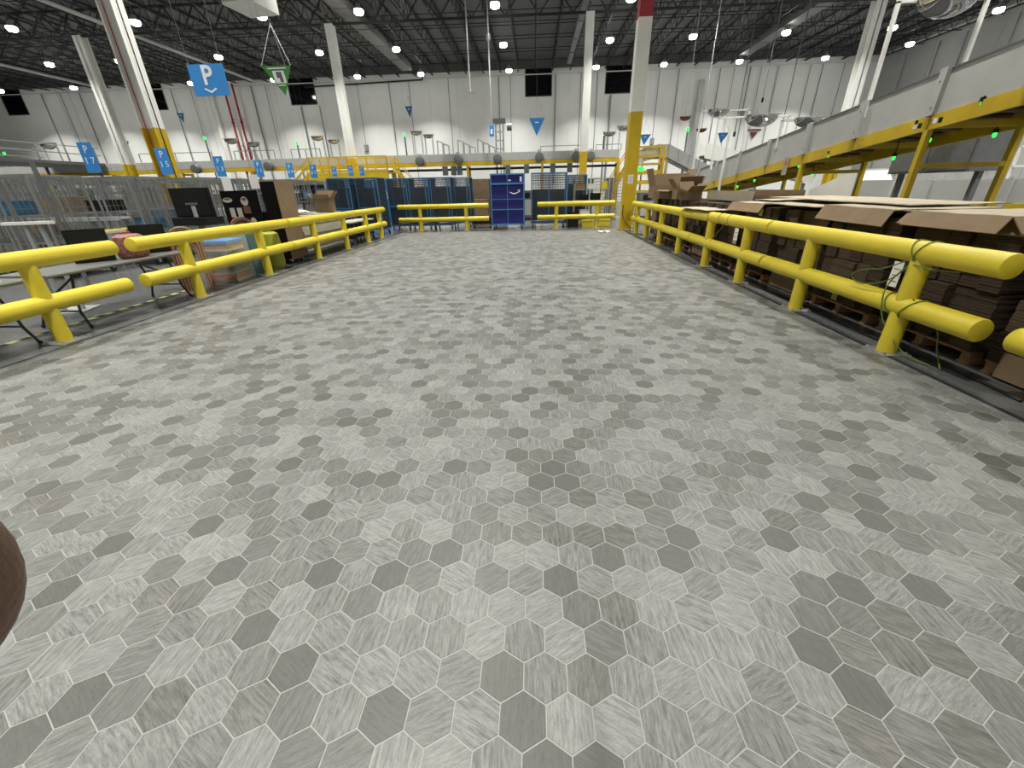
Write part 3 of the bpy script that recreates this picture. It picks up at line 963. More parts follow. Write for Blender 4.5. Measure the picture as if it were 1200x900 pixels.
sm.prism([(0.43, 1.545), (0.535, 1.56), (0.525, 1.46), (0.505, 1.465), (0.505, 1.53), (0.435, 1.525)], -D2-0.03, -D2-0.02)
sm.build('smile_arrow', M_wsg, rc)
box('paper_label', M_paper, rc, 0.05, 0.15, -D2-0.025, -D2-0.02, 1.90, 1.95)
box('paper_label', M_paper, rc, 0.53, 0.62, -D2-0.025, -D2-0.02, 1.87, 2.06)

# brown cartons between the carts
def carton(label, c, s, rz=0.0, group=None, m=None, tape=True, z=0.0, flaps=False):
    """closed or open corrugated carton standing at c"""
    t = thing('carton', label, 'carton', (c[0], c[1], z), rz, group)
    m = m or M_card
    if not flaps:
        MB().box(-s[0]/2, s[0]/2, -s[1]/2, s[1]/2, 0, s[2]).build('body', m, t)
    else:
        mb = MB()
        th = 0.012
        mb.box(-s[0]/2, s[0]/2, -s[1]/2, -s[1]/2+th, 0, s[2]).box(-s[0]/2, s[0]/2, s[1]/2-th, s[1]/2, 0, s[2])
        mb.box(-s[0]/2, -s[0]/2+th, -s[1]/2, s[1]/2, 0, s[2]).box(s[0]/2-th, s[0]/2, -s[1]/2, s[1]/2, 0, s[2]).box(-s[0]/2, s[0]/2, -s[1]/2, s[1]/2, 0, th)
        mb.build('body', m, t)
        for k, (a, b_, l, ang) in enumerate(((0, -s[1]/2, s[0], 60), (0, s[1]/2, s[0], -20), )):
            f = MB().box(-l/2, l/2, -0.005, 0.005, 0, s[1]*0.5)
            f.build('flap', m, t, (0, b_, s[2]), (math.radians(ang), 0, 0))
        for sx, ang in ((-1, -50), (1, 35)):
            MB().box(-0.005, 0.005, -s[1]/2, s[1]/2, 0, s[0]*0.4).build('flap', m, t, (sx*s[0]/2, 0, s[2]), (0, math.radians(ang), 0))
    if tape and not flaps:
        box('tape', M_wood, t, -0.03, 0.03, -s[1]/2-0.002, s[1]/2+0.002, s[2], s[2]+0.002)
        box('tape', M_wood, t, -0.03, 0.03, -s[1]/2-0.002, -s[1]/2, s[2]-0.15, s[2])
    return t
carton('tall brown carton right of the navy roll cages', (-2.62, 22.0), (0.85, 0.6, 2.06))
carton('second brown carton standing behind the tall one beside the navy cages', (-1.75, 22.3), (0.75, 0.6, 2.1))
tr0 = thing('hand_truck', 'small black dolly under a brown carton behind the back rail', 'dolly', (-2.4, 20.1, 0))
box('dolly_deck', M_dark, tr0, -0.45, 0.45, -0.3, 0.3, 0.18, 0.45)
for sx in (-1, 1):
    for sy in (-1, 1): caster(tr0, sx*0.38, sy*0.22, 0.06)
carton('small brown carton on the black dolly behind the back rail', (-2.4, 20.1), (0.62, 0.45, 0.75), z=0.452)

# blue lockers under the platform
for k, (x, l) in enumerate(((-10.9, 'left'), (-9.65, 'right'))):
    t = thing('blue_cabinet', 'tall blue cabinet under the yellow platform, %s one' % l, 'cabinet', (x, 28.2, 0))
    M_bcab = mat('cabinet_blue', (0.03, 0.16, 0.50), 0.5)
    box('body', M_bcab, t, -0.55, 0.55, 0, 0.6, 0.05, 2.25)
    box('plinth', M_dark, t, -0.5, 0.5, 0.05, 0.55, 0, 0.05)
    for s in (-1, 1):
        d_ = box('door', M_bcab, t, s*0.275-0.26, s*0.275+0.26, -0.02, 0, 0.1, 2.2)
        box('handle', M_galv, d_, s*0.06-0.015, s*0.06+0.015, -0.05, -0.02, 1.1, 1.3)
    box('notice', M_paper, t, 0.05, 0.4, -0.03, -0.022, 1.2, 1.65)
    box('sash', M_yst, t, -0.62, -0.56, -0.05, 0.0, 0, 2.2)

# packing shelf right of the wide cage
sh = thing('wire_shelf', 'grey wire shelf unit with packing goods left of the yellow column', 'shelf', (2.55, 20.4, 0))
for sx in (-0.75, 0.75):
    for sy in (-0.3, 0.3):
        MB().cyl((sx, sy, 0), (sx, sy, 1.75), 0.02, 8).build('shelf_post', M_galv, sh)
for z in (0.35, 1.05, 1.5):
    mb = MB()
    for k in range(13): mb.bar((-0.75+1.5*k/12, -0.3, z), (-0.75+1.5*k/12, 0.3, z), 0.012)
    for s in (-0.3, 0, 0.3): mb.bar((-0.75, s, z), (0.75, s, z), 0.025)
    mb.build('wire_deck', M_galv, sh)
def small_bin(name, label, c, s, m, group='goods on the wire shelf', cat='bin'):
    t = thing(name, label, cat, c, 0, group)
    x, y, z = s
    mb = MB().box(-x/2, x/2, -y/2, y/2, 0, 0.01)
    for a in ((-x/2, x/2, -y/2, -y/2+0.01), (-x/2, x/2, y/2-0.01, y/2), (-x/2, -x/2+0.01, -y/2, y/2), (x/2-0.01, x/2, -y/2, y/2)): mb.box(*a, 0, z)
    mb.build('body', m, t)
    mb = MB()
    for a in ((-x/2-0.01, x/2+0.01, -y/2-0.01, -y/2), (-x/2-0.01, x/2+0.01, y/2, y/2+0.01), (-x/2-0.01, -x/2, -y/2, y/2), (x/2, x/2+0.01, -y/2, y/2)): mb.box(*a, z-0.03, z)
    mb.build('rim', m, t)
    return t
M_ybin = mat('yellow_bin', (0.70, 0.58, 0.05), 0.5)
M_wbag = mat('white_plastic', (0.68, 0.68, 0.67), 0.4, bump=0.6, bscale=14)
small_bin('storage_bin', 'yellow bin on the top of the wire shelf by the column', (3.12, 20.4, 1.516), (0.26, 0.4, 0.3), M_ybin)
small_bin('storage_bin', 'black bin on the wire shelf, right of the two black bins', (2.75, 20.4, 1.066), (0.42, 0.4, 0.28), M_dark)
small_bin('storage_bin', 'black bin on the wire shelf, left of the two black bins', (2.25, 20.4, 1.066), (0.36, 0.4, 0.22), M_dark)
small_bin('storage_bin', 'white bin on the top of the wire shelf', (2.55, 20.4, 1.516), (0.4, 0.4, 0.22), M_wbag)
small_bin('storage_bin', 'brown bin at the left end of the wire shelf top', (2.05, 20.4, 1.516), (0.4, 0.4, 0.2), M_card)
small_bin('storage_bin', 'yellow bin on the floor under the wire shelf', (2.35, 19.55, 0.0), (0.5, 0.4, 0.28), M_ybin)
small_bin('storage_bin', 'second yellow bin on the floor beside the column', (3.05, 19.6, 0.0), (0.6, 0.4, 0.3), M_ybin)
small_bin('storage_bin', 'black tote on the floor behind the right back rail', (1.2, 19.15, 0.0) if False else (1.7, 19.45, 0.0), (0.45, 0.45, 0.6), M_dark)
small_bin('storage_bin', 'white bin on the lowest deck of the wire shelf', (2.3, 20.4, 0.366), (0.45, 0.4, 0.3), M_wbag)

# sign paper and exit box on the column
box('notice', M_paper, mc, -0.11, 0.09, -0.232, -0.222, 1.68, 1.98)
for k in range(5):
    box('notice_line', M_pipe, mc, -0.09, 0.07, -0.234, -0.2325, 1.73+0.045*k, 1.742+0.045*k)
ex = thing('alarm_beacon', 'white alarm box with green lit panel on the side of the yellow column', 'alarm', (3.90, 17.6, 2.1))
box('housing', M_white, ex, 0.0, 0.14, -0.06, 0.06, 0.22, 0.44)
box('lit_panel', M_led, ex, 0.0, 0.22, -0.05, 0.05, 0.0, 0.14)
box('bracket', M_gry, ex, -0.02, 0.0, -0.05, 0.05, 0.0, 0.44)
# litter on the tiles
li = thing('litter', 'crumpled white paper scrap with a red corner on the far tiles', 'litter', (at(708, 273, Z=0).x, at(708, 273, Z=0).y, 0.0045))
rr = random.Random(3)
MB().sheet([[(-0.2+0.1*i+rr.uniform(-.02, .02), -0.12+0.08*j, 0.03+rr.uniform(-0.015, 0.07)) for j in range(4)] for i in range(5)], 0.006).build('paper', M_paper, li)
MB().sheet([[(0.02+0.06*i, -0.02+0.05*j, 0.10+rr.uniform(0, 0.05)) for j in range(3)] for i in range(3)], 0.006).build('red_corner', mat('red_card', (0.45, 0.08, 0.04), 0.6), li)
# clutter beyond the back rail: more cages and shelves in the distance
bc = roll_cage('roll_cage', 'grey cage', 0.8, 1.0, 2.0, M_galv, M_gryd, 0.012, 0.09, 'grey roll cages beyond the back rail', True)
for i, (x, y, l) in enumerate(((2.5, 24.3, 'left'), (3.5, 24.4, 'middle'), (4.5, 24.3, 'right'))):
    o = bc if i == 0 else copy_tree(bc)
    o.location = (x, y, 0)
    o['label'] = 'grey roll cage far behind the wire shelf, %s of three' % l
for k, (x, y, w_, h_, m_, l) in enumerate(((-0.35, 25.0, 0.9, 1.5, M_gryd, 'dark grey machine housing seen between the royal blue cart and the mesh cage'), (5.6, 22.5, 0.9, 1.3, M_gryd, 'dark grey machine housing right of the yellow column foot'))):
    t = thing('machine_housing', l, 'machine', (x, y, 0))
    box('body', m_, t, -w_/2, w_/2, -0.4, 0.4, 0.1, h_)
    box('door', M_gry, t, -w_*0.4, w_*0.4, -0.42, -0.4, 0.25, h_*0.7)
    box('plinth', M_dark, t, -w_/2+0.04, w_/2-0.04, -0.36, 0.36, 0, 0.1)
    box('control_panel', M_dark, t, -w_*0.3, w_*0.1, -0.43, -0.4, h_*0.75, h_*0.92)
# ------------------------------------------------------------------ left: lane signs and wire roll cages
M_bin = {'white': M_wbag, 'brown': M_card, 'blue': mat('blue_tote', (0.04, 0.16, 0.30), 0.5), 'yellow': M_ybin, 'black': M_dark, 'grey': M_gryd}
def lane_sign(px, py, num, zb=2.12):
    p = at(px, py, Z=zb)
    t = thing('lane_sign', 'blue lane sign reading P %s hanging over the lanes, %s of the row' % (num, {'17': 'nearest', '15': 'second', '13': 'third', '11': 'fourth', '09': 'fifth', '07': 'sixth', '05': 'seventh', '03': 'eighth', '01': 'farthest'}[num]), 'sign', (p.x, p.y, 0), 0, 'blue lane signs in a row')
    for q in (-0.13, 0.13): MB().cyl((q, 0, zb+0.6), (q, 0, 13.6), 0.0025, 5).build('hanging_wire', M_gryd, t)
    box('panel', M_bsg, t, -0.165, 0.165, -0.012, 0.005, zb, zb+0.62)
    text('letter', 'P', 0.22, M_wsg, t, (0, -0.016, zb+0.47))
    text('number', ' '.join(num), 0.2, M_wsg, t, (0, -0.016, zb+0.24))
    return t
signs = []
for px, py, num, zb_ in ((112, 202.5, '17', 2.15), (197.5, 204.5, '15', 2.15), (261, 207, '13', 2.2), (306, 207.5, '11', 2.28), (342, 208, '09', 2.33), (369, 208.5, '07', 2.35), (393, 207, '05', 2.65), (412, 206, '03', 2.66), (425, 206, '01', 2.68)):
    signs.append(lane_sign(px, py, num, zb_))
LANEX = {'17': -9.9, '15': -9.45, '13': -8.95, '11': -9.0, '09': -8.4, '07': -8.6}
LANES = [(9.2, '17'), (11.0, '15'), (12.7, '13'), (14.4, '11'), (16.1, '09'), (18.6, '07')]
M_cfr = mat('cage_frame', (0.34, 0.35, 0.35), 0.35, metal=0.6)
wc = roll_cage('wire_cage', 'wire cage', 0.85, 1.1, 2.06, M_cfr, M_wire, 0.008, 0.19, 'silver wire roll cages in the lanes')
for z in (0.75, 1.3):
    mb = MB()
    for k in range(9): mb.bar((-0.42+0.84*k/8, -0.54, z), (-0.42+0.84*k/8, 0.54, z), 0.012)
    mb.bar((-0.42, -0.54, z), (0.42, -0.54, z), 0.025); mb.bar((-0.42, 0.54, z), (0.42, 0.54, z), 0.025)
    mb.build('shelf', M_wire, wc)
LANEW = {'17': 'nearest', '15': 'second', '13': 'third', '11': 'fourth', '09': 'fifth', '07': 'sixth'}
ORD = ['first', 'second', 'third', 'fourth', 'fifth', 'sixth', 'seventh', 'eighth']
rl = random.Random(11)
first = True
for y, num in LANES:
    sx = LANEX[num]
    for k in range(8):
        x = sx-0.75-k*0.98
        if x < -1.30*y-1.2: break
        if abs(x+14.75) < 0.8 and abs(y-17.7) < 0.9: continue
        o = wc if first else copy_tree(wc)
        first = False
        o.location = (x, y+rl.uniform(-0.05, 0.05), 0)
        o.rotation_euler.z = rl.uniform(-0.04, 0.04)
        o['label'] = 'silver wire roll cage, %s from the sign in the %s lane, under sign P %s' % (ORD[k], LANEW[num], num)
        if rl.random() < 0.9:
            cn = rl.choice(('white', 'brown', 'blue', 'black', 'grey', 'black', 'yellow', 'grey'))
            z = rl.choice((0.226, 0.765, 1.315))
            s = (rl.uniform(0.4, 0.6), rl.uniform(0.5, 0.8), rl.uniform(0.25, 0.42))
            if cn == 'brown':
                carton('brown carton inside the %s wire cage of the %s lane' % (ORD[k], LANEW[num]), (o.location.x, o.location.y), s, 0, 'goods inside the wire cages', z=z)
            else:
                small_bin('tote', '%s tote inside the %s wire cage of the %s lane' % (cn, ORD[k], LANEW[num]), (o.location.x, o.location.y, z), s, M_bin[cn], 'goods inside the wire cages', 'tote')
# narrow roller conveyor between the lanes
rcv = thing('roller_track', 'narrow pale roller track running between the wire roll cages', 'conveyor', (0, 10.1, 0))
for s in (-0.14, 0.14):
    box('track_rail', M_gry, rcv, -15.5, -9.9, s-0.015, s+0.015, 1.12, 1.20)
for k in range(56):
    MB().cyl((-15.4+k*0.1, -0.12, 1.14), (-15.4+k*0.1, 0.12, 1.14), 0.022, 8).build('roller', M_gryd, rcv)
for x in (-15.3, -13.0, -10.3):
    for s in (-0.14, 0.14):
        MB().bar((x, s, 0), (x, s, 1.12), 0.03).build('track_leg', M_galv, rcv)

# ------------------------------------------------------------------ folding tables
M_tab = mat('table_white', (0.13, 0.13, 0.122), 0.45, bump=0.1, bscale=80)
M_leg = mat('table_leg', (0.020, 0.020, 0.022), 0.35)
def folding_table(label, x0, x1, y0, y1):
    t = thing('folding_table', label, 'table', ((x0+x1)/2, (y0+y1)/2, 0), 0, 'folding tables along the left rail')
    w_, d = (x1-x0)/2, (y1-y0)/2
    MB().prism([(-w_+0.03, 0.70), (w_-0.03, 0.70), (w_, 0.715), (w_, 0.735), (w_-0.01, 0.745), (-w_+0.01, 0.745), (-w_, 0.735), (-w_, 0.715)], -d, d, 'Y').build('table_top', M_tab, t)
    for s in (-1, 1):
        y = s*(d-0.3)
        for sx in (-1, 1):
            lg = MB().tube([(sx*(w_-0.10), y-s*0.08, 0.70), (sx*(w_-0.10), y, 0.42), (sx*(w_-0.10), y+s*0.03, 0.20), (sx*(w_-0.02), y+s*0.05, 0.012)], 0.016, 8).build('leg', M_leg, t, smooth=True)
            MB().cyl((sx*(w_-0.02), y+s*0.05, 0.0), (sx*(w_-0.02), y+s*0.05, 0.03), 0.022, 8).build('rubber_foot', M_rub, lg)
        MB().bar((-w_+0.10, y+s*0.03, 0.22), (w_-0.10, y+s*0.03, 0.22), 0.022).build('cross_bar', M_leg, t)
        MB().bar((0, y, 0.45), (0, y-s*0.45, 0.69), 0.02).bar((-w_+0.1, y, 0.45), (w_-0.1, y, 0.45), 0.02).build('brace', M_leg, t)
    return t
folding_table('pale folding table with black legs at the left edge behind the rail', -6.85, -6.1, 2.3, 4.7)
folding_table('pale folding table with black legs carrying two black monitors', -6.85, -6.1, 4.85, 7.15)
# things on the tables
def monitor(label, c, w_, h_, rz, stand=True, group=None):
    """screen seen from behind; c = middle of its foot"""
    t = thing('monitor', label, 'monitor', c, rz, group)
    z0 = 0.10 if stand else 0.0
    MB().box(-w_/2, w_/2, -0.012, 0.012, z0, z0+h_).build('screen_frame', M_dark, t)
    MB().prism([(-w_*0.42, z0+0.03), (w_*0.42, z0+0.03), (w_*0.42, z0+h_-0.03), (-w_*0.42, z0+h_-0.03)], -0.035, -0.012).build('back_shell', M_dark, t)
    box('screen', M_glass, t, -w_/2+0.012, w_/2-0.012, 0.012, 0.014, z0+0.012, z0+h_-0.012)
    if stand:
        box('neck', M_dark, t, -0.035, 0.035, -0.05, -0.03, 0.01, z0+0.2)
        box('foot', M_dark, t, -0.12, 0.12, -0.11, 0.07, 0, 0.012)
    return t
monitor('small black monitor on the folding table left of the red printed bag', (-6.55, 5.95, 0.746), 0.46, 0.46, math.radians(52), False)
monitor('small black monitor on the folding table right of the red printed bag', (-6.50, 6.93, 0.746), 0.46, 0.45, math.radians(52), False)
M_rbag = mat('red_print', (0.17, 0.02, 0.02), 0.6, col2=(0.30, 0.17, 0.14), scale=34)
bg = thing('printed_bag', 'red and white printed bag on the folding table between two monitors', 'bag', (-6.36, 6.40, 0.746))
prof = [(0.0, 0.0), (0.19, 0.0), (0.23, 0.04), (0.24, 0.2), (0.22, 0.31), (0.16, 0.345), (0.0, 0.35)]
MB().lathe(prof, n=18, M=Matrix.Diagonal((0.7, 1.0, 1, 1))).build('bag_body', M_rbag, bg, smooth=True)
MB().tube([(0.0, -0.10, 0.34), (0.0, -0.07, 0.37), (0.0, 0.07, 0.37), (0.0, 0.10, 0.34)], 0.01, 6).build('bag_handle', M_red, bg)
clr = thing('clear_case', 'clear plastic case behind the red printed bag on the folding table', 'case', (-6.73, 6.48, 0.746))
M_clear = mat('clear_plastic', (0.8, 0.85, 0.85), 0.15, alpha=0.25)
MB().box(-0.1, 0.1, -0.2, 0.2, 0.0, 0.36).build('case_shell', M_clear, clr)
box('case_lid', M_gry, clr, -0.11, 0.11, -0.21, 0.21, 0.36, 0.39)
yr = thing('yellow_ruler', 'yellow printed strip lying across the clear case', 'ruler', (-6.74, 6.5, 1.138), math.radians(82))
box('strip', M_ybin, yr, -0.33, 0.33, -0.05, 0.05, 0, 0.02)
for k in range(4): box('print_mark', M_dark, yr, -0.2+0.11*k, -0.13+0.11*k, -0.03, 0.03, 0.02, 0.021)
for k, (cn, m_) in enumerate((('white', M_paper), ('blue', M_bsg), ('white', M_paper))):
    t = thing('binder', '%s binder standing on the left folding table, %s of three' % (cn, ('nearest', 'middle', 'farthest')[k]), 'binder', (-6.35, 4.18+0.13*k, 0.746))
    box('cover', m_, t, -0.14, 0.14, -0.035, -0.031, 0, 0.22); box('cover', m_, t, -0.14, 0.14, 0.031, 0.035, 0, 0.22); box('spine', m_, t, 0.136, 0.14, -0.031, 0.031, 0, 0.22)
    box('pages', M_wsg, t, -0.13, 0.12, -0.03, 0.03, 0.005, 0.21)
pst = thing('bag_holder', 'grey T shaped stand behind the folding tables', 'stand', (-7.35, 6.0, 0), math.radians(20))
for s in (-0.12, 0.12): MB().bar((s, 0, 0), (s*0.7, 0, 1.28), 0.045).build('upright', M_pipe, pst)
box('top_bar', M_white, pst, -0.32, 0.25, -0.05, 0.05, 1.28, 1.32)
box('floor_plate', M_pipe, pst, -0.25, 0.25, -0.25, 0.25, 0, 0.012)
for k, (x, y) in enumerate(((-8.3, 6.6), (-8.75, 7.6))):
    t = thing('steel_upright', 'tall dark grey steel upright leaning past the left tables, %s one' % ('near', 'far')[k], 'post', (x, y, 0))
    MB().bar((0, 0, 0.012), (0, 0, 2.2), 0.05).build('shaft', M_gryd, t)
    box('foot', M_plate, t, -0.12, 0.12, -0.12, 0.12, 0, 0.012)

# ------------------------------------------------------------------ monitor workstation
ws = thing('workstation_cart', 'black standing workstation cart behind the second left rail', 'cart', (-7.2, 8.95, 0))
box('work_top', M_dark, ws, -0.32, 0.44, -0.25, 0.25, 1.05, 1.20)
MB().bar((0, 0.1, 0.12), (0, 0.1, 1.05), 0.09).build('column', M_gryd, ws)
for sx in (-1, 1):
    MB().bar((0, 0, 0.14), (sx*0.3, -0.25, 0.14), 0.05).build('leg', M_dark, ws)
    MB().bar((0, 0, 0.14), (sx*0.3, 0.25, 0.14), 0.05).build('leg', M_dark, ws)
    caster(ws, sx*0.3, -0.25, 0.045); caster(ws, sx*0.3, 0.25, 0.045)
mo = monitor('large black monitor seen from behind on the workstation cart', (-7.15, 8.95, 1.201), 0.82, 0.56, math.radians(4), False)
box('neck', M_galv, mo, -0.03, 0.06, -0.05, -0.036, 0.0, 0.22)
box('arm_cover', M_gryd, mo, -0.12, 0.12, -0.06, -0.036, 0.24, 0.28)

# black display case with cup pictures and tan side
dk = thing('display_board', 'tall black display board with tan cardboard side behind the second left rail', 'display', (-6.72, 10.35, 0))
box('board', M_matte, dk, -0.62, 0.60, 0.0, 0.7, 0.12, 1.22)
box('tall_board', M_matte, dk, 0.22, 0.60, 0.02, 0.7, 1.22, 1.88)
box('side_panel', M_card, dk, 0.60, 0.62, -0.02, 0.74, 0.10, 1.90)
for sx in (-0.5, 0.5):
    for y in (0.1, 0.6): caster(dk, sx, y, 0.035)
cfe = thing('poster_board', 'black poster board with cup and cone pictures beside the tall display board', 'poster', (-7.0, 10.25, 0))
box('panel', M_matte, cfe, -0.45, 0.45, 0.0, 0.02, 0.012, 1.70)
box('foot', M_dark, cfe, -0.3, 0.3, -0.15, 0.06, 0, 0.012)
M_cup = mat('print_cream', (0.45, 0.42, 0.38), 0.6)
M_cof = mat('print_coffee', (0.13, 0.06, 0.035), 0.6)
def disc(name, m, parent, c, rx, rz, y, n=20):
    return MB().prism([(c[0]+rx*math.cos(2*math.pi*k/n), c[1]+rz*math.sin(2*math.pi*k/n)) for k in range(n)], y-0.002, y).build(name, m, parent)
for cx, cz, rx_, rz_ in ((-0.31, 1.50, 0.12, 0.055), (0.10, 1.47, 0.09, 0.10)):
    disc('cup_print', M_cup, cfe, (cx, cz), rx_, rz_, -0.001)
    disc('coffee_print', M_cof, cfe, (cx, cz+rz_*0.45), rx_*0.7, rz_*0.35, -0.0035)
for cx in (-0.26, -0.08): box('packet_print', M_cup, cfe, cx-0.06, cx+0.06, -0.003, -0.0005, 1.12, 1.33)
box('packet_print', M_cof, cfe, 0.03, 0.20, -0.003, -0.0005, 1.20, 1.36)
disc('cup_print', M_cup, cfe, (0.20, 1.02), 0.07, 0.09, -0.001)
for px, py, l in ((266, 216, 'left'), (298, 213, 'right')):
    p = at(px, py, Y=11.17)
    t = thing('paper_notice', 'white paper notice above the black poster board, %s one' % l, 'notice', (p.x, 11.17, 0))
    MB().cyl((0, 0.012, 0.0), (0, 0.012, p.z), 0.007, 6).build('notice_pole', M_galv, t)
    box('notice_sheet', M_paper, t, -0.12, 0.12, 0, 0.005, p.z-0.16, p.z+0.16)

# bundles of coloured sleeves wrapped in film
M_or = mat('sleeve_orange', (0.50, 0.16, 0.03), 0.5)
M_br = mat('sleeve_brown', (0.20, 0.13, 0.08), 0.6)
M_cr = mat('sleeve_cream', (0.50, 0.46, 0.36), 0.6)
M_te = mat('sleeve_teal', (0.08, 0.17, 0.19), 0.5)
M_li = mat('sleeve_lime', (0.30, 0.33, 0.03), 0.5)
M_rd = mat('sleeve_red', (0.32, 0.05, 0.03), 0.5)
def arch_bundle(label, c, w_, d, z0, cols, n, rz=0.0, g='bundles of coloured sleeves'):
    """nested bent sleeves, edges up"""
    t = thing('sleeve_bundle', label, 'bundle', c, rz, g)
    for k in range(n):
        r = w_*(1-0.5*k/n)
        hgt = z0*(1-0.30*k/n)
        grid = []
        for i in range(11):
            a = math.pi*i/10
            x, z = -r/2*math.cos(a), hgt-0.25*r+0.25*r*math.sin(a)*2-0.25*r
            grid.append([(x, -d/2, max(z, 0.0)), (x, d/2, max(z, 0.0))])
        grid = [[(-r/2, -d/2, 0.0), (-r/2, d/2, 0.0)]]+grid+[[(r/2, -d/2, 0.0), (r/2, d/2, 0.0)]]
        MB().sheet(grid, 0.008).build('sleeve', cols[k % len(cols)], t)
    return t
arch_bundle('brown and orange bundle of bent sleeves beside the folding table', (-6.5, 7.62, 0), 0.5, 0.34, 1.10, (M_br, M_cr, M_or, M_br, M_rd), 14, math.radians(40))
arch_bundle('red edged bundle of bent sleeves below the black poster', (-6.75, 9.72, 0), 0.5, 0.3, 1.15, (M_rd, M_cr, M_br), 10, math.radians(38))
fb = thing('folder_pile', 'pile of orange and cream folders wrapped in clear film behind the rail', 'pile', (-6.42, 8.42, 0), math.radians(8))
rf = random.Random(5)
z = 0.0
for k in range(16):
    h_ = 0.05
    m_ = (M_cr, M_or, M_or, M_cr, M_br, M_te)[k % 6] if k < 14 else M_bsg
    box('folder', m_, fb, -0.28+rf.uniform(-.02, .02), 0.28+rf.uniform(-.02, .02), -0.32+rf.uniform(-.03, .03), 0.30+rf.uniform(-.03, .03), z, z+h_-0.004)
    z += h_
MB().box(-0.33, 0.33, -0.38, 0.38, 0.0, 0.86).build('film_wrap', M_clear, fb)
tb = thing('teal_bundle', 'dull teal bundle standing behind the orange folder pile', 'bundle', (-6.42, 9.2, 0), math.radians(-15))
for k in range(5): box('sheet_pack', M_te, tb, -0.25, 0.25, -0.13+0.052*k, -0.083+0.052*k, 0.0, 0.98-0.05*k)
lm = thing('lime_bag', 'lime yellow bag squeezed in below the display board', 'bag', (-6.2, 9.75, 0))
MB().lathe([(0.0, 0.0), (0.16, 0.0), (0.21, 0.12), (0.21, 0.62), (0.19, 0.78), (0.12, 0.82), (0.0, 0.82)], n=16).build('bag_body', M_li, lm, smooth=True)
MB().cyl((0, 0, 0.81), (0, 0, 0.88), 0.05, 8).build('bag_neck', M_li, lm)

# ------------------------------------------------------------------ grey sheet stack, carton and envelope on it
M_sht = mat('grey_board', (0.40, 0.395, 0.36), 0.6, var=0.05)
gs = thing('board_stack', 'stack of grey flat boards on the left behind the third rail', 'stack', (-6.75, 12.55, 0))
rs = random.Random(9)
for s in (-0.42, 0, 0.42): box('skid', M_gryd, gs, s-0.05, s+0.05, -1.2, 1.2, 0, 0.1)
z = 0.1
for k in range(12):
    a = rs.uniform(-0.03, 0.03); b_ = rs.uniform(-0.06, 0.06)
    box('board', M_sht, gs, -0.55+a, 0.55+a, -1.25+b_, 1.25+b_, z, z+0.075)
    z += 0.09 if k % 3 == 2 else 0.078
    if k % 3 == 2:
        for s in (-0.4, 0.4): box('spacer', M_gryd, gs, -0.5, 0.5, s-0.04, s+0.04, z-0.015, z)
zt = z
en = thing('padded_envelope', 'white padded envelope lying on the grey board stack', 'envelope', (-6.55, 11.75, zt+0.002), math.radians(80))
grid = []
for i in range(9):
    row = []
    for j in range(6):
        u, v = i/8*2-1, j/5*2-1
        row.append((u*0.36, v*0.22, 0.065+0.055*(1-u**4)*(1-v**4)))
    grid.append(row)
MB().sheet(grid, 0.004).build('upper_side', M_wbag, en, smooth=True)
grid2 = [[(p[0], p[1], 0.065-(p[2]-0.065)*0.9) for p in row] for row in grid]
MB().sheet(grid2, 0.004).build('lower_side', M_wbag, en, smooth=True)
cb = carton('open brown carton on the far end of the grey board stack', (-6.45, 13.35), (0.5, 0.45, 0.38), math.radians(10), z=zt+0.002, flaps=True)
for x, y, l in ((-6.5, 14.6, 'nearest'), (-6.5, 15.4, 'middle'), (-6.5, 16.15, 'farthest')):
    t = thing('dolly', 'black wheeled dolly behind the end of the left rails, %s of three' % l, 'dolly', (x, y, 0), 0, 'black dollies behind the left rails')
    mb = MB()
    for s in (-0.27, 0.27): mb.box(-0.3, 0.3, s-0.04, s+0.04, 0.17, 0.24).box(s-0.04, s+0.04, -0.3, 0.3, 0.17, 0.24)
    mb.build('dolly_frame', M_dark, t)
    for sx in (-1, 1):
        for sy in (-1, 1): caster(t, sx*0.26, sy*0.26, 0.06)
    for k in range(4): MB().bar((-0.25+0.16*k, 0, 0.24), (-0.25+0.16*k, 0, 0.66), 0.05).build('handle_post', M_dark, t)
    box('tray', M_sht, t, -0.33, 0.33, -0.33, 0.33, 0.66, 0.70)
# dark storage racks beyond the wire cages
rb = random.Random(31)
RW = ['nearest to the yellow footed column', 'left of it', 'third along', 'fourth along', 'farthest left']
for k, x in enumerate((-10.9, -13.0, -17.2, -19.8, -22.4)):
    wk = ('first', 'second', 'third', 'fourth', 'fifth')[k]
    t = thing('storage_rack', 'dark storage rack beyond the wire cages, %s counted from the right' % wk, 'rack', (x, 20.9, 0), 0, 'dark storage racks beyond the wire cages')
    for sx in (-1.0, 1.0):
        for y in (0, 0.8): MB().bar((sx, y, 0), (sx, y, 2.1), 0.06).build('upright', M_pipe, t)
    for z in (0.15, 0.8, 1.4, 2.0): box('shelf', M_gryd, t, -1.0, 1.0, 0, 0.8, z-0.03, z)
    box('back_panel', M_gryd, t, -1.0, 1.0, 0.8, 0.82, 0.1, 2.1)
    for lv, z in (('lower', 0.802), ('upper', 1.402)):
        for q, nm in enumerate(('left', 'middle', 'right')):
            cn = rb.choice(('white', 'blue', 'black', 'grey', 'yellow', 'blue', 'brown'))
            small_bin('tote', '%s tote on the %s shelf of the %s dark rack, %s place' % (cn, lv, wk, nm), (x-0.63+0.63*q, 21.3, z), (0.5, 0.6, rb.uniform(0.28, 0.42)), M_bin[cn], 'totes on the dark racks', 'tote')
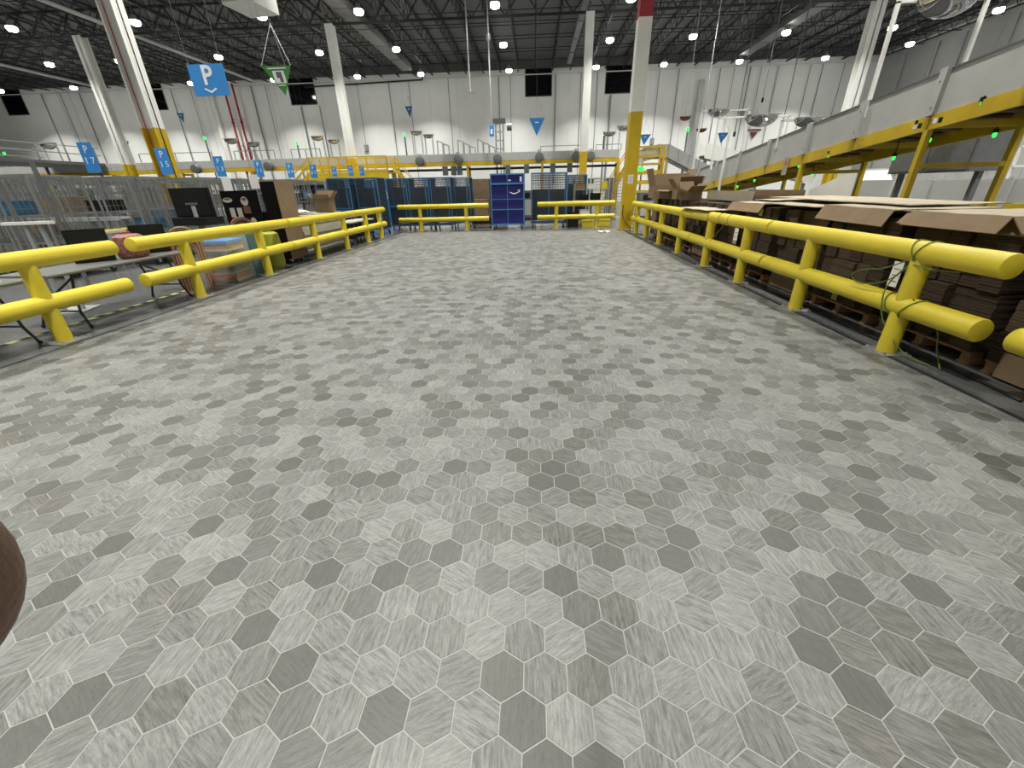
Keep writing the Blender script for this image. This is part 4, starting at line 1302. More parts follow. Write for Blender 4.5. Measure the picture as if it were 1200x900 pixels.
# ------------------------------------------------------------------ right: inclined conveyor
SL = -0.1
def zc(y): return 3.36+SL*(y-11.3)         # top edge of the side panel
def zg(y): return zc(y)-0.72               # bottom of grey panel
M_rust = mat('roller_brown', (0.12, 0.075, 0.02), 0.5)
ic = thing('inclined_conveyor', 'inclined grey and yellow conveyor climbing towards the right behind the cardboard', 'conveyor', (8.0, 0, 0))
ST = [24.7, 22.6, 20.5, 18.4, 16.3, 14.2, 12.15, 10.1, 8.3]
WID = 1.8
for a, b_ in zip(ST[1:], ST):
    for x in (0, WID):
        MB().prism([(a+0.01, zc(a)), (b_-0.01, zc(b_)), (b_-0.01, zg(b_)), (a+0.01, zg(a))], x, x+0.03, 'X').build('side_panel', M_gry, ic)
        MB().prism([(a+0.012, zg(a)-0.01), (b_-0.012, zg(b_)-0.01), (b_-0.012, zg(b_)-0.27), (a+0.012, zg(a)-0.27)], x-0.03, x+0.05, 'X').build('beam', M_yst, ic)
    MB().prism([(a, zc(a)-0.5), (b_, zc(b_)-0.5), (b_, zc(b_)-0.56), (a, zc(a)-0.56)], 0.05, WID-0.05, 'X').build('belt', M_rub, ic)
    for k in range(4):
        y = a+(b_-a)*(k+0.5)/4
        MB().cyl((0.06, y, zc(y)-0.72), (WID-0.06, y, zc(y)-0.72), 0.05, 8).build('roller', M_rust, ic)
    MB().prism([(a, zc(a)-0.60), (b_, zc(b_)-0.60), (b_, zc(b_)-0.64), (a, zc(a)-0.64)], 0.05, WID-0.05, 'X').build('bed_pan', M_gryd, ic)
    MB().bar((0.05, a, zg(a)-0.18), (WID, a, zg(a)-0.18), 0.1, 0.12).build('cross_beam', M_yst, ic)
    MB().prism([(a, zc(a)+0.0), (b_, zc(b_)+0.0), (b_, zc(b_)+0.03), (a, zc(a)+0.03)], -0.02, 0.06, 'X').build('top_lip', M_gryd, ic)
for y in ST[1:]:
    wd = 0.16 if y > 9 else 0.30
    MB().prism([(y-wd/2, zc(y)+0.06), (y+wd/2, zc(y)+0.04), (y+wd/2, zg(y)-0.03), (y-wd/2, zg(y)-0.01)], -0.09, 0.0, 'X').build('stiffener', M_gry, ic)
    for dz in (0.12, 0.55): MB().cyl((-0.1, y, zg(y)+dz), (-0.09, y, zg(y)+dz), 0.015, 6).build('bolt', M_gryd, ic)
# level part towards and past the viewer
a, b_ = -6.0, 8.28
nn = 6
for k in range(nn):
    y0, y1 = a+(b_-a)*k/nn, a+(b_-a)*(k+1)/nn
    z0, z1 = zc(y0)+0.15, zc(y1)+0.15
    for x in (0, WID):
        MB().prism([(y0+0.01, z0), (y1-0.01, z1), (y1-0.01, z1-0.80), (y0+0.01, z0-0.80)], x, x+0.03, 'X').build('side_panel', M_gry, ic)
        MB().prism([(y0+0.01, z0-0.81), (y1-0.01, z1-0.81), (y1-0.01, z1-1.06), (y0+0.01, z0-1.06)], x-0.03, x+0.05, 'X').build('beam', M_yst, ic)
    MB().prism([(y0, z0-0.5), (y1, z1-0.5), (y1, z1-0.6), (y0, z0-0.6)], 0.05, WID-0.05, 'X').build('belt', M_rub, ic)
for y in (18.3, 14.2, 10.1, 6.0, 1.8, -2.4):
    for x in (0.02, WID):
        MB().bar((x, y, 0), (x, y, zg(y)-0.26), 0.11).build('support_leg', M_yst, ic)
    for z in (0.5, 1.85):
        if z < zg(y)-0.4: MB().bar((0.05, y, z), (WID-0.05, y, z), 0.09).build('leg_brace', M_yst, ic)
# small sign stickers on the beam
for y in (10.35, 9.9):
    for dx in (0.06, -0.06):
        z = zg(y)-0.14
        MB().prism([(y+dx-0.045, z-0.045), (y+dx+0.045, z-0.045), (y+dx+0.045, z+0.045), (y+dx-0.045, z+0.045)], -0.034, -0.031, 'X').build('sticker', M_paper if dx > 0 else M_dark, ic)
for y in (11.9, 13.3, 15.6):
    for dy in (-0.05, 0.05):
        for dz in (-0.05, 0.05): MB().cyl((-0.036, y+dy, zg(y)-0.14+dz), (-0.03, y+dy, zg(y)-0.14+dz), 0.016, 6).build('bolt', M_pipe, ic)
tg = thing('warning_tag', 'hanging tan warning tag on the yellow beam of the inclined conveyor', 'tag', (7.95, 15.0, zg(15)-0.36))
box('tag_sheet', M_cardt, tg, -0.005, 0.0, -0.14, 0.14, -0.1, 0.40)
MB().prism([(0.09, 0.18), (-0.09, 0.18), (0.0, 0.33)], -0.008, -0.0055, 'X').build('triangle_print', mat('orange_print', (0.5, 0.09, 0.02), 0.6), tg)
# green indicator lamps under the beams
for px, py, X in ((1150, 123, 8.0), (1074, 149, 8.0), (1089, 165, 9.0), (1165, 159, 9.4), (971, 183, 8.0), (936, 195, 8.3), (952, 204, 9.5), (884, 212, 8.0), (864, 219, 8.0), (1047, 186, 9.0)):
    p = at(px, py, X=X)
    t = thing('indicator_lamp', 'small green indicator lamp under the inclined conveyor, %s' % {1150: 'rightmost on the near beam', 1074: 'beside the yellow leg on the near beam', 1089: 'on the dark cabinet beside the yellow leg', 1165: 'under the small dome at far right', 971: 'below the warning tag', 936: 'low behind the warning tag', 952: 'deep in the shade behind the thin leg', 884: 'second from the low end', 864: 'at the low end over the cardboard', 1047: 'on the grey cabinet in the gap'}[px], 'indicator lamp', p, 0, 'green indicator lamps')
    MB().lathe([(0.0, -0.035), (0.022, -0.03), (0.032, 0.0), (0.032, 0.05), (0.0, 0.05)], n=10).build('lens', M_led, t, smooth=True)
    MB().cyl((0, 0, 0.05), (0, 0, 0.12), 0.05, 8).build('socket', M_dark, t)
    hz_ = max(0.14, zg(p.y)-0.1-p.z)
    MB().cyl((0, 0, 0.12), (0, 0, hz_), 0.012, 6).build('stem', M_dark, t)

# tube frames with dome mirrors on the inclined conveyor
def gantry(label, y, x1, zt2, mx, mr, r=0.035, x0=8.0):
    t = thing('mirror_gantry', label, 'mirror', (0, y, 0))
    mb = MB()
    for x in (x0, x1): mb.bar((x, 0, zc(y)-0.3), (x, 0, zt2), r*2)
    mb.bar((x0-r, 0, zt2), (x1+r, 0, zt2), r*2)
    mb.build('tube_frame', M_white, t)
    dome('mirror_shell', M_chrome, t, (mx, -0.06, zt2+0.03), mr, 0.6)
    box('mirror_rim', M_gry, t, mx-mr, mx+mr, -0.06-mr*0.55, -0.05, zt2+0.03, zt2+0.05)
    return t
gantry('large dome mirror on a white tube gantry at the upper right edge', 12.1, 9.86, 5.13, 8.95, 0.62)
gantry('dome mirror on a low white tube gantry across the middle of the incline', 15.9, 9.86, 3.40, 8.75, 0.42)
gantry('biggest dome mirror on a white tube gantry over the low end', 20.2, 10.4, 4.05, 9.25, 0.66, x0=7.6)
gantry('far dome mirror on a white tube gantry beyond the low end', 23.6, 10.2, 4.75, 8.75, 0.5)
tp = thing('white_pole', 'slim white pole standing beside the low end of the inclined conveyor', 'pole', (7.75, 19.3, 0))
MB().cyl((0, 0, 0.012), (0, 0, 3.9), 0.05, 10).build('shaft', M_white, tp)
box('foot', M_plate, tp, -0.15, 0.15, -0.15, 0.15, 0, 0.012)
for px, py, Y, l in ((803, 137, 33, 'left'), (822, 151, 34, 'right')):
    p = at(px, py, Y=Y)
    t = thing('dome_mirror', 'small red brown dome mirror hanging by the insulated pipe, %s one' % l, 'mirror', (p.x, Y, p.z))
    dome('mirror_shell', mat('brown_reflection_dome', (0.22, 0.06, 0.03), 0.15, metal=0.4), t, (0, 0, 0), 0.36, 0.5)  # brown reflections are put into the mirror's base colour
    box('mirror_rim', M_gry, t, -0.36, 0.36, -0.2, 0.02, 0, 0.03)
    MB().cyl((0, 0, 0.03), (0, 0, 13.2-p.z), 0.02, 6).build('hanger', M_pipe, t)

# grey cabinet and lower conveyor behind the inclined conveyor
gc = thing('control_cabinet', 'dark grey control cabinet hung in the shade behind the yellow legs', 'cabinet', (11.2, 13.3, 0))
box('body', M_gryd, gc, -0.35, 0.35, -1.3, 1.3, 1.75, 2.75)
box('door', M_gryd, gc, -0.37, -0.35, -1.2, -0.05, 1.8, 2.7); box('door', M_gryd, gc, -0.37, -0.35, 0.05, 1.2, 1.8, 2.7)
for y in (-1.2, 1.2): MB().bar((0, y, 0), (0, y, 1.75), 0.12).build('support_leg', M_gryd, gc)
lcv = thing('lower_conveyor', 'low grey side panelled conveyor seen under the inclined conveyor on the right', 'conveyor', (13.0, 0, 0))
for y0 in (8, 10.5, 13, 15.5, 18):
    for x in (0, 1.3): box('side_panel', M_gry, lcv, x, x+0.04, y0+0.01, y0+2.49, 0.95, 1.55)
    box('beam', M_yst, lcv, -0.02, 0.06, y0, y0+2.5, 0.72, 0.94)
    box('belt', M_rub, lcv, 0.05, 1.29, y0, y0+2.5, 1.1, 1.15)
    MB().bar((0, y0, 0.72), (0, y0, 1.6), 0.12).build('stiffener', M_gry, lcv)
    for x in (0.02, 1.3): MB().bar((x, y0+0.2, 0), (x, y0+0.2, 0.72), 0.1).build('support_leg', M_yst, lcv)
hdc = thing('chute_hood', 'pale sheet metal hood beside the low conveyor under the incline', 'hood', (10.9, 17.2, 0))
MB().prism([(-1.2, 0.0), (1.2, 0.0), (1.2, 1.3), (0.3, 1.55), (-1.2, 1.95)], 0, 1.0, 'X').build('hood_panel', M_white, hdc)
MB().prism([(-1.2, 1.0), (-1.5, 1.0), (-1.5, 1.6), (-1.2, 1.9)], 0, 1.0, 'X').build('hood_mouth', M_gry, hdc)
hdr = thing('handrail', 'white pipe handrail seen under the inclined conveyor at far right', 'handrail', (15.2, 0, 0))
for y in (9, 10.6, 12.2, 13.8, 15.4): MB().bar((0, y, 0), (0, y, 2.45), 0.06).build('rail_post', M_white, hdr)
for z in (1.9, 2.45): MB().bar((0, 9, z), (0, 15.4, z), 0.06).build('rail_pipe', M_white, hdr)

# ------------------------------------------------------------------ pallets of flattened cartons
rp = random.Random(17)
BW, BD = 1.12, 1.15
bund = []
for k in range(6):
    mb = MB()
    z = 0.0
    while z < 0.258:                                # loose bundle of folded cartons
        h_ = rp.uniform(0.018, 0.034)
        a, c_ = rp.uniform(0, 0.014), rp.uniform(0, 0.008)
        mb.box(a, BD-rp.uniform(0, .012), c_, 0.216-rp.uniform(0, .008), z, min(z+h_-0.003, 0.266))
        z += h_
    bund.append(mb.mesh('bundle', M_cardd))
bund2 = []
for m_ in bund[:3]:
    c_ = m_.copy(); c_.materials[0] = mat('cardboard_edge_shaded_pale', (0.07, 0.044, 0.023), 0.9, var=0.3, scale=12, stretch=(1.2, 1.2, 14)); bund2.append(c_)  # paler variant of the shade-darkened edge colour
def pallet(label, x, y, rz=0.0):
    t = thing('pallet', label, 'pallet', (x, y, 0), rz, 'pallets behind the right rail')
    for s in (0.0, 0.5, 1.0):
        yy = -BW/2+s*(BW-0.09)
        for xx in (0.02, 0.52, 1.03): box('block', M_wood, t, xx, xx+0.12, yy, yy+0.09, 0.02, 0.10)
        box('bottom_board', M_wood, t, 0, BD, yy, yy+0.09, 0.0, 0.02)
    for k in range(6):
        xx = k*(BD-0.1)/5
        box('deck_board', M_wood, t, xx, xx+0.1, -BW/2, BW/2, 0.10, 0.122)
    return t
PAL = [(1.75, 4), (3.05, 4), (4.33, 4), (5.60, 4), (6.88, 4), (8.16, 4), (9.45, 4), (10.73, 4), (12.0, 4), (13.3, 4), (14.6, 4)]
WHERE = ['nearest to the viewer', 'second from the viewer', 'third from the viewer', 'fourth from the viewer', 'fifth from the viewer', 'sixth from the viewer', 'seventh from the viewer', 'eighth from the viewer', 'ninth from the viewer', 'tenth from the viewer', 'last before the column']
for i, (y, n) in enumerate(PAL):
    x = 4.08+rp.uniform(-0.03, 0.05)+max(0, (y-9))*0.012
    pallet('wooden pallet under flattened cartons behind the right rail, '+WHERE[i], x, y)
    t = thing('carton_stack', 'dark brown stack of flattened cartons behind the right rail, '+WHERE[i], 'carton stack', (x, y, 0.123), 0, 'stacks of flattened cartons behind the right rail')
    for k in range(5):
        for j in range(n):
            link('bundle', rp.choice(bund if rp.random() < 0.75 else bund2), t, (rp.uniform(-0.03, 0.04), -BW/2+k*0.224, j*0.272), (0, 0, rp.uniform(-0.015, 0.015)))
    if i % 3 == 1:
        box('kick_sheet', M_card, t, -0.05, -0.04, -BW/2+0.05, BW/2-0.15, -0.1, 0.12)
TOPZ = 0.123+4*0.272
# cardboard sheets with folded flaps on top
def sheet(label, y0, y1, x0, x1, z, flap, tilt=0.0, fm=None, side=0.0, lift=0.0, skew=0.0):
    t = thing('cardboard_sheet', label, 'cardboard', (0, 0, 0), 0, 'cardboard sheets on the stacks')
    def zz(x, y): return z+tilt*(y-y0)+lift*(x-x0)
    pts = [[(x0+(x1-x0)*i/4+skew*j/6, y0+(y1-y0)*j/6, zz(x0+(x1-x0)*i/4, y0+(y1-y0)*j/6)+0.004*math.sin(i*2.1+j*1.7)) for j in range(7)] for i in range(5)]
    MB().sheet(pts, 0.012).build('sheet', fm or M_cardt, t)
    if flap:
        fl = [[(x0-0.10*s+skew*j/6, y0+(y1-y0)*j/6-0.02*s, zz(x0, y0+(y1-y0)*j/6)-flap*s) for j in range(7)] for s in (0, 0.5, 1)]
        MB().sheet(fl, 0.010).build('flap', M_card, t)
    if side:
        fl = [[(x0+(x1-x0)*i/4, y0-side*0.5*s, zz(x0, y0)-side*0.5*s+0.0) for i in range(5)] for s in (0, 1)]
        MB().sheet(fl, 0.010).build('side_flap', M_card, t)
    return t
sheet('large tan cardboard sheet with wide folded flap at the right picture edge', 3.86, 4.86, 4.0, 5.1, TOPZ+0.085, 0.13, 0.0, side=0.25)
sheet('tan cardboard sheet under the large flapped sheet on the right', 3.5, 5.1, 4.15, 5.3, TOPZ+0.035, 0.10, 0.01)
sheet('creased tan cardboard sheet with flap above the strapped rail', 5.14, 6.36, 4.03, 5.2, TOPZ+0.08, 0.17, 0.012)
sheet('long pale cardboard sheet lying flat behind the creased sheet', 5.4, 8.6, 4.4, 5.5, TOPZ+0.115, 0.0, 0.01)
sheet('pale cardboard sheet sticking out over the second rail', 6.45, 7.9, 3.98, 5.1, TOPZ+0.06, 0.0, 0.01)
sheet('stack lid of pale cardboard with yellow label', 8.0, 9.3, 4.05, 5.2, TOPZ+0.05, 0.14, 0.0)
sheet('pale flat cardboard lying at the back of the carton stacks', 7.9, 9.35, 4.5, 5.5, TOPZ+0.085, 0.0, 0.0)
sheet('thin cardboard tongue lying over the third rail', 9.3, 11.0, 3.55, 4.2, 1.105, 0.0, 0.0)
sheet('near brown cardboard sheet cut by the right picture edge', 2.5, 3.6, 4.05, 5.2, TOPZ+0.02, 0.18)
lb = thing('box_tray', 'long open tan carton tray lying on the stacks behind the third rail', 'carton', (4.5, 10.6, TOPZ+0.02))
for a in ((0, 1.0, -1.2, 1.2, 0, 0.012), (0, 0.012, -1.2, 1.2, 0, 0.22), (0.988, 1.0, -1.2, 1.2, 0, 0.22), (0, 1.0, -1.2, -1.188, 0, 0.16), (0, 1.0, 1.188, 1.2, 0, 0.16)):
    box('tray_side', M_cardt if a[5] == 0.22 and a[0] == 0 else M_card, lb, *a)
def crumpled(label, c, s, rz, op=(50, -30, 40, -60), m=None):
    t = thing('carton', label, 'carton', c, rz, 'crushed cartons on the stacks')
    m = m or M_card
    x, y, z = s
    mb = MB().box(-x/2, x/2, -y/2, y/2, 0, 0.01)
    for a in ((-x/2, x/2, -y/2, -y/2+0.01), (-x/2, x/2, y/2-0.01, y/2), (-x/2, -x/2+0.01, -y/2, y/2), (x/2-0.01, x/2, -y/2, y/2)): mb.box(*a, 0, z)
    mb.build('body', m, t)
    MB().box(-x/2, x/2, -0.004, 0.004, 0, y*0.5).build('flap', m, t, (0, -y/2, z), (math.radians(op[0]), 0, 0))
    MB().box(-x/2, x/2, -0.004, 0.004, 0, y*0.5).build('flap', m, t, (0, y/2, z), (math.radians(op[1]), 0, 0))
    MB().box(-0.004, 0.004, -y/2, y/2, 0, x*0.5).build('flap', m, t, (x/2, 0, z), (0, math.radians(op[2]), 0))
    MB().box(-0.004, 0.004, -y/2, y/2, 0, x*0.5).build('flap', m, t, (-x/2, 0, z), (0, math.radians(op[3]), 0))
    return t
crumpled('open carton with spread flaps leaning on the third right rail', (4.25, 10.35, TOPZ+0.06) if False else (4.22, 12.35, TOPZ+0.01), (0.4, 0.5, 0.22), 0.1, (60, -20, 30, -70))
crumpled('open carton with blue print behind the third right rail', (4.4, 13.3, TOPZ+0.01), (0.6, 0.7, 0.3), -0.1, (35, -15, 20, -35))
cbx = crumpled('large open carton on the stacks nearest to the yellow column', (4.4, 15.1, TOPZ+0.01), (1.05, 0.7, 0.36), 0.05, (-10, -10, 25, -15))
crumpled('small carton standing between the rail and the large open carton', (4.2, 14.2, TOPZ+0.01), (0.4, 0.45, 0.2), 0.3, (80, -80, 85, -85))
bigc = carton('long brown carton lying on top near the yellow column', (5.1, 16.6), (1.3, 0.5, 1.75), 0.0)
# labels and tags on the stacks
def ptag(y, z, s, m):
    st = min((o for o in bpy.data.objects if o.name.startswith('carton_stack')), key=lambda o: abs(o.location.y-y))
    o_ = Vector((-0.045, y-st.location.y, z-st.location.z))
    mb = MB().box(o_.x-0.004, o_.x, o_.y-s[0]/2, o_.y+s[0]/2, o_.z, o_.z+s[1])
    q = mb.build('paper_label', m, st)
    for k in range(3): box('print_line', M_gryd, q, o_.x-0.006, o_.x-0.004, o_.y-s[0]*0.35, o_.y+s[0]*0.3, o_.z+s[1]*(0.2+0.25*k), o_.z+s[1]*(0.235+0.25*k))
M_ylab = mat('yellow_label', (0.45, 0.40, 0.08), 0.6)
p = at(862, 278, X=4.03); ptag(p.y, p.z-0.13, (0.16, 0.30), M_paper)
p = at(1047, 322, X=4.03); ptag(p.y, p.z-0.13, (0.13, 0.27), M_paper)
p = at(973, 362, X=4.03); ptag(p.y, 0.16, (0.10, 0.09), M_ylab)
p = at(893, 241, X=4.03); ptag(p.y, TOPZ-0.14, (0.12, 0.11), M_ylab)
# green strapping tangled round the rail
M_strap = mat('green_strap', (0.10, 0.17, 0.03), 0.35)
gsx = thing('strapping', 'green plastic strapping tangled round the strapped rail post', 'strapping', (3.63, 4.11, 0))
def strap(pts, r=0.006):
    P = [Vector(p) for p in pts]
    out = []
    for i in range(len(P)-1):
        p0, p1, p2, p3 = P[max(i-1, 0)], P[i], P[i+1], P[min(i+2, len(P)-1)]
        for k in range(8):
            t = k/8
            out.append(0.5*((2*p1)+(p2-p0)*t+(2*p0-5*p1+4*p2-p3)*t*t+(3*p1-p0-3*p2+p3)*t**3))
    out.append(P[-1])
    MB().tube(out, r, 6).build('strap_loop', M_strap, gsx)
ring = lambda y, z, r, tilt: [(r*math.sin(a), y+tilt*math.cos(a), z+r*math.cos(a)) for a in [2*math.pi*k/12 for k in range(13)]]
strap(ring(0.02, 0.985, 0.106, 0.06)); strap(ring(-0.03, 0.985, 0.107, -0.05))
strap(ring(0.1, 0.475, 0.106, 0.05)); strap(ring(-0.12, 0.475, 0.106, -0.08))
strap([(-0.09, 0.06, 0.90), (-0.12, 0.25, 0.80), (-0.14, 0.50, 0.74), (-0.13, 0.62, 0.66), (-0.11, 0.5, 0.60), (-0.10, 0.2, 0.68), (-0.095, 0.02, 0.84)])
strap([(-0.095, 0.02, 0.86), (-0.11, 0.12, 0.70), (-0.115, 0.14, 0.55), (-0.09, 0.10, 0.36), (-0.05, -0.02, 0.20), (0.02, -0.2, 0.05), (0.1, -0.4, 0.012)])
strap([(-0.08, -0.02, 0.88), (-0.02, -0.25, 0.86), (0.1, -0.5, 0.90)])
strap([(-0.05, -0.12, 0.58), (0.1, -0.3, 0.35), (0.15, -0.35, 0.15), (0.1, -0.5, 0.02)])
g3 = thing('strapping', 'pale twine wound round the second right rail', 'strapping', (3.66, 8.6, 0))
for y in (-0.35, 0.05, 0.6):
    MB().tube([(0.103*math.sin(a), y+0.03*math.cos(a), 0.985+0.103*math.cos(a)) for a in [2*math.pi*k/12 for k in range(13)]], 0.006, 6).build('twine_loop', M_wood, g3)
MB().tube([(-0.1, -0.33, 0.95), (-0.12, 0.0, 0.7), (-0.105, 0.25, 0.55)], 0.005, 6).build('twine_loop', M_wood, g3)
# ------------------------------------------------------------------ hanging signs
def hang(parent, x, z0, y=0.0, r=0.003):
    return MB().cyl((x, y, z0), (x, y, 13.6), r, 5).build('hanging_wire', M_galv, parent)
PY = 12.0
a, b_, c_ = at(219, 76, Y=PY), at(260, 74, Y=PY), at(230, 113, Y=PY)
ps = thing('parking_sign', 'large blue hanging sign with white P and arrow', 'sign', ((a.x+b_.x)/2, PY, 0))
wd, z1, z0 = (b_.x-a.x)/2, a.z, c_.z
box('panel', M_bsg, ps, -wd, wd, -0.015, 0.015, z0, z1)
text('letter', 'P', 0.56, M_wsg, ps, (0.0, -0.018, z0+(z1-z0)*0.62), bold=0.012)
cz = z0+0.05
MB().prism([(-0.17, cz+0.085), (0, cz), (0.17, cz+0.085), (0.14, cz+0.11), (0, cz+0.045), (-0.14, cz+0.11)][::-1], -0.022, -0.016).build('arrow', M_wsg, ps)
for s in (-1, 1): hang(ps, s*(wd-0.03), z1)
GY = 14.0
a, b_, c_ = at(311, 80, Y=GY), at(345, 80, Y=GY), at(336, 112, Y=GY)
def pyramid(name, label, cx, Y, w_, ztop_, zlow, m, wires='apex', mk=None):
    """inverted three sided hanging sign"""
    t = thing(name, label, 'sign', (cx, Y, 0))
    d = w_*0.45
    A, B_, D, E_ = (-w_/2, -d/2, ztop_), (w_/2, -d/2, ztop_), (0, d, ztop_), (0.0, 0.0, zlow)
    fc = MB().add([A, B_, E_, D], [(0, 2, 1), (1, 2, 3), (3, 2, 0), (0, 1, 3)])
    fc.build('sign_body', m, t)
    if wires == 'apex':
        ap = (0, 0, ztop_+w_*1.15)
        for q in (A, B_, D): MB().cyl(q, ap, 0.008, 5).build('sling', M_galv, t)
        MB().cyl(ap, (0, 0, 13.6), 0.003, 5).build('hanging_wire', M_galv, t)
    return t, d
w_ = b_.x-a.x
gsn, d = pyramid('triangle_sign', 'green inverted triangle sign with white picture hanging beside the P sign', (a.x+b_.x)/2, GY, w_, a.z, c_.z, M_grn)
def face_pt(u, z, ztop_, zlow, d, off=0.012):
    """a point on the front face of the pyramid"""
    f = (z-zlow)/(ztop_-zlow)
    return (u, -d/2*f-off, z)
zt_, zl_ = a.z, c_.z
def fquad(name, m, parent, u0, u1, za, zb, off):
    P4 = [face_pt(u0, za, zt_, zl_, d, off), face_pt(u1, za, zt_, zl_, d, off), face_pt(u1, zb, zt_, zl_, d, off), face_pt(u0, zb, zt_, zl_, d, off)]
    MB().sheet([[P4[0], P4[3]], [P4[1], P4[2]]], 0.004).build(name, m, parent)
H_ = zt_-zl_
fquad('picture_panel', M_wsg, gsn, -0.16, 0.17, zl_+H_*0.42, zl_+H_*0.84, 0.010)
fquad('picture_print', M_gryd, gsn, -0.07, 0.09, zl_+H_*0.60, zl_+H_*0.80, 0.014)
fquad('picture_print', M_gryd, gsn, 0.0, 0.09, zl_+H_*0.45, zl_+H_*0.66, 0.014)
fquad('text_line', M_wsg, gsn, -0.27, 0.27, zl_+H_*0.90, zl_+H_*0.94, 0.010)
fquad('text_line', M_wsg, gsn, -0.11, 0.11, zl_+H_*0.34, zl_+H_*0.37, 0.010)
M_navs = mat('sign_navy', (0.03, 0.15, 0.33), 0.5)
for (px0, px1, py0, py1, Y, lab) in ((620, 638, 139, 159, 30, 'blue inverted triangle sign hanging in front of the middle of the white wall'),
                                     (475, 485, 125, 138, 34, 'small dark blue triangle sign hanging left of the middle'),
                                     (208, 220, 133, 144, 24, 'small dark blue triangle sign hanging below the P sign'),
                                     (749, 761, 158, 170, 32, 'blue triangle sign just right of the yellow column'),
                                     (840, 851, 156, 168, 26, 'blue triangle sign over the low end of the inclined conveyor')):
    p, q = at(px0, py0, Y=Y), at(px1, py1, Y=Y)
    t, dd = pyramid('triangle_sign', lab, (p.x+q.x)/2, Y, q.x-p.x, p.z, q.z, M_navs if 'dark' in lab else M_bsg)
    box('text_line', M_wsg, t, -(q.x-p.x)*0.12, (q.x-p.x)*0.12, -dd*0.42-0.01, -dd*0.42, p.z-(p.z-q.z)*0.28, p.z-(p.z-q.z)*0.22)
p, q = at(874, 152, Y=24), at(888, 166, Y=24)
M_mar = mat('sign_maroon', (0.14, 0.035, 0.04), 0.5)
t, dd = pyramid('triangle_sign', 'white and maroon triangle sign below the biggest dome mirror', (p.x+q.x)/2, 24, q.x-p.x, p.z, q.z, M_wsg)
hh = p.z-q.z
box('top_band', M_mar, t, -(q.x-p.x)*0.46, (q.x-p.x)*0.46, -dd*0.5-0.012, -dd*0.5+0.0, p.z-hh*0.14, p.z)
MB().prism([(-(q.x-p.x)*0.25, p.z-hh*0.24), ((q.x-p.x)*0.25, p.z-hh*0.24), (0, p.z-hh*0.75)], -dd*0.42-0.01, -dd*0.30).build('emblem', M_mar, t)

# unit heater under the roof, top left
hx = thing('unit_heater', 'white unit heater with louvred front hanging under the roof at top left', 'heater', (-12.65, 22.9, 9.05), math.radians(-8))
box('casing', M_white, hx, -0.75, 0.75, -0.75, 0.9, 0, 0.62)
box('grille_frame', M_gry, hx, -0.7, 0.3, -0.77, -0.75, 0.08, 0.56)
for k in range(9): box('louvre', M_gryd, hx, -0.66+0.11*k, -0.60+0.11*k, -0.79, -0.77, 0.12, 0.52)
for sx in (-0.6, 0.6):
    for sy in (-0.6, 0.7): MB().cyl((sx, sy, 0.62), (sx, sy, 4.7), 0.012, 6).build('hanger_rod', M_joist, hx)
# drop pipes in the middle
for px0, py1, Y, lab, nm in ((551, 108, 35.0, 'thin drop pipe ending in a flat disc left of the middle', 'disc'), (576, 146, 35.0, 'long drop pipe with a blue box at its end in the middle', 'box')):
    p = at(px0, py1, Y=Y)
    t = thing('drop_pipe', lab, 'pipe', (p.x, Y, p.z))
    MB().cyl((0, 0, 0), (0, 0, 13.5-p.z), 0.055, 8).build('pipe', M_galv, t)
    if nm == 'disc':
        MB().lathe([(0.0, 0.06), (0.1, 0.05), (0.32, 0.0), (0.3, -0.03), (0.0, -0.03)], n=16).build('disc', M_galv, t, smooth=True)
    else:
        MB().cyl((0, 0, 4.9), (0, 0, 5.2), 0.16, 10).build('coupling', M_galv, t)
        box('end_box', M_bsg, t, -0.16, 0.16, -0.12, 0.12, -0.75, -0.05)
        box('box_print', M_wsg, t, -0.08, 0.08, -0.125, -0.12, -0.6, -0.3)
for (px, py, lab) in ((20, 80, 'grey pipe running under the roof at the far left'), (190, 54, 'grey pipe running under the roof left of the P sign')):
    p = at(px, py, Z=12.3)
    t = thing('roof_pipe', lab, 'pipe', (p.x, 20, 12.3))
    MB().cyl((0, 0, 0), (0, 30, 0), 0.13, 8).build('pipe', M_gry, t, smooth=True)
    for y in (1, 10, 20, 29): MB().cyl((0, y, 0.1), (0, y, 1.3), 0.015, 5).build('hanger', M_joist, t)
# thin drop cords on the right
for px, py, Y, lab in ((860, 160, 30, 'left'), (893, 120, 33, 'middle'), (916, 150, 30, 'right')):
    p = at(px, py, Y=Y)
    t = thing('pendant_plug', 'thin dark drop cord with a plug above the inclined conveyor, %s of three' % lab, 'cord', (p.x, Y, p.z))
    MB().cyl((0, 0, 0.2), (0, 0, 13.6-p.z), 0.025, 6).build('cord', M_gryd, t)
    MB().cyl((0, 0, 0), (0, 0, 0.25), 0.07, 8).build('plug', M_dark, t)
# black cable on the floor along the right rail
cab = thing('floor_cable', 'black cable lying on the floor along the right guard rail', 'cable', (0, 0, 0))
rk = random.Random(4)
MB().tube([(3.83+0.05*math.sin(k*0.9)+rk.uniform(-.02, .02), 3.0+k*0.35, 0.013) for k in range(40)], 0.012, 6).build('cable', M_rub, cab)
cc_ = thing('column_cable', 'black cable hanging in a loop at the foot of the yellow column', 'cable', (3.66, 17.42, 0))
MB().tube([(-0.20, 0.03, 0.95), (-0.21, 0.0, 0.6), (-0.12, -0.03, 0.35), (0.05, -0.05, 0.18), (0.18, -0.06, 0.10), (0.30, -0.1, 0.05), (0.26, -0.12, 0.02)], 0.014, 6).build('cable', M_rub, cc_)

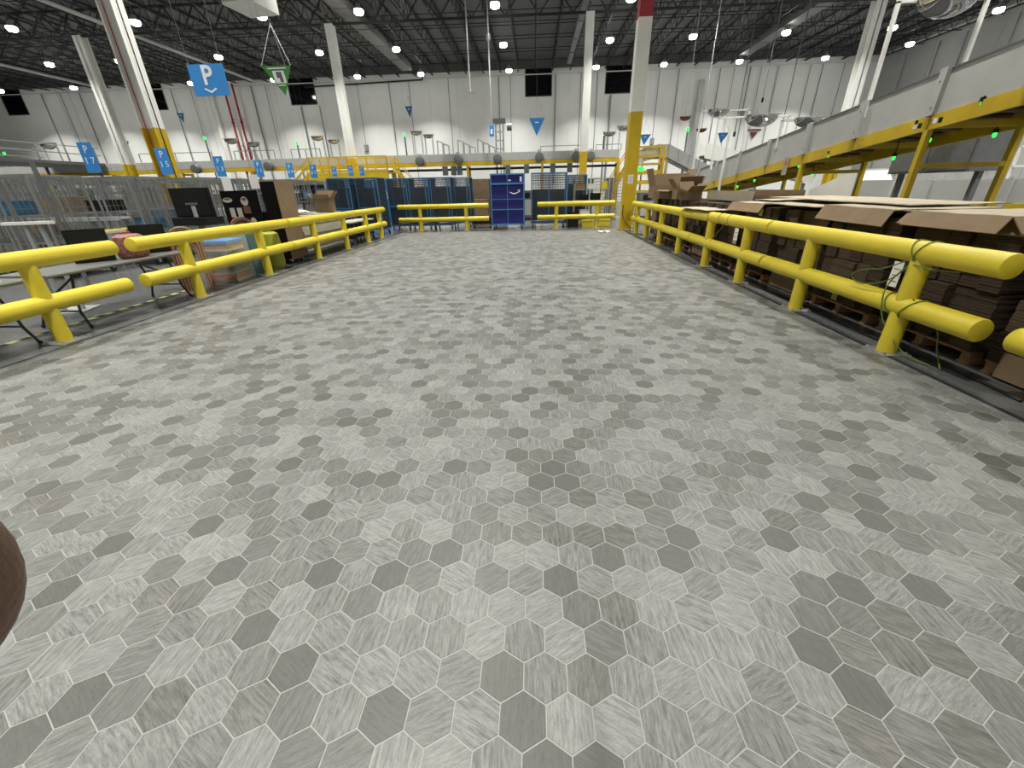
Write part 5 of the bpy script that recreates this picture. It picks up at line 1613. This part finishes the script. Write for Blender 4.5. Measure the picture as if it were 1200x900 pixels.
# ------------------------------------------------------------------ the photographer's hand: a fingertip at the left edge
def cam_pt(x, y, z):
    """metres right, up and ahead of the lens"""
    return Vector((0, 0, CAM_H)) + r2*x - d2*y + fw*z
M_skin = mat('skin', (0.16, 0.085, 0.055), 0.55, bump=0.15, bscale=900, var=0.08, scale=60)
SK, ED, RD = [], [], []
def sv(p, r):
    SK.append(cam_pt(*p)); RD.append(r); return len(SK)-1
wr_ = sv((-0.150, -0.100, -0.045), 0.024)
pm = sv((-0.142, -0.055, -0.015), 0.027)
ED.append((wr_, pm))
fa = sv((-0.135, -0.20, -0.13), 0.032); ED.append((fa, wr_))
el = sv((-0.12, -0.33, -0.24), 0.040); ED.append((el, fa))
for kx, (ky, tip, ln) in enumerate(((-0.010, (-0.0358, -0.0149, 0.0240), 0), (-0.032, (-0.056, -0.034, 0.024), 0), (-0.054, (-0.060, -0.056, 0.022), 0), (-0.074, (-0.072, -0.078, 0.018), 0))):
    k1 = sv((-0.128, ky, 0.004), 0.0125); ED.append((pm, k1))
    k2 = sv((-0.106, ky-0.001, 0.026), 0.0105); ED.append((k1, k2))
    k3 = sv((tip[0]-0.024, tip[1]-0.001, tip[2]+0.004), 0.0098); ED.append((k2, k3))
    k4 = sv(tip, 0.0096); ED.append((k3, k4))
th1 = sv((-0.125, -0.030, -0.032), 0.013); ED.append((pm, th1))
th2 = sv((-0.100, -0.012, -0.042), 0.011); ED.append((th1, th2))
th3 = sv((-0.078, -0.004, -0.042), 0.0095); ED.append((th2, th3))
me = bpy.data.meshes.new('person')
me.from_pydata(SK, ED, [])
me.materials.append(M_skin)
hand = link('person', me)
tag(hand, 'blurred brown fingertip of the photographer at the left picture edge', 'person')
skm = hand.modifiers.new('skin', 'SKIN')
skm.use_smooth_shade = True
for i, r in enumerate(RD):
    me.skin_vertices[0].data[i].radius = (r, r)
    me.skin_vertices[0].data[i].use_root = (i == pm)
sb = hand.modifiers.new('sub', 'SUBSURF'); sb.levels = 3; sb.render_levels = 3
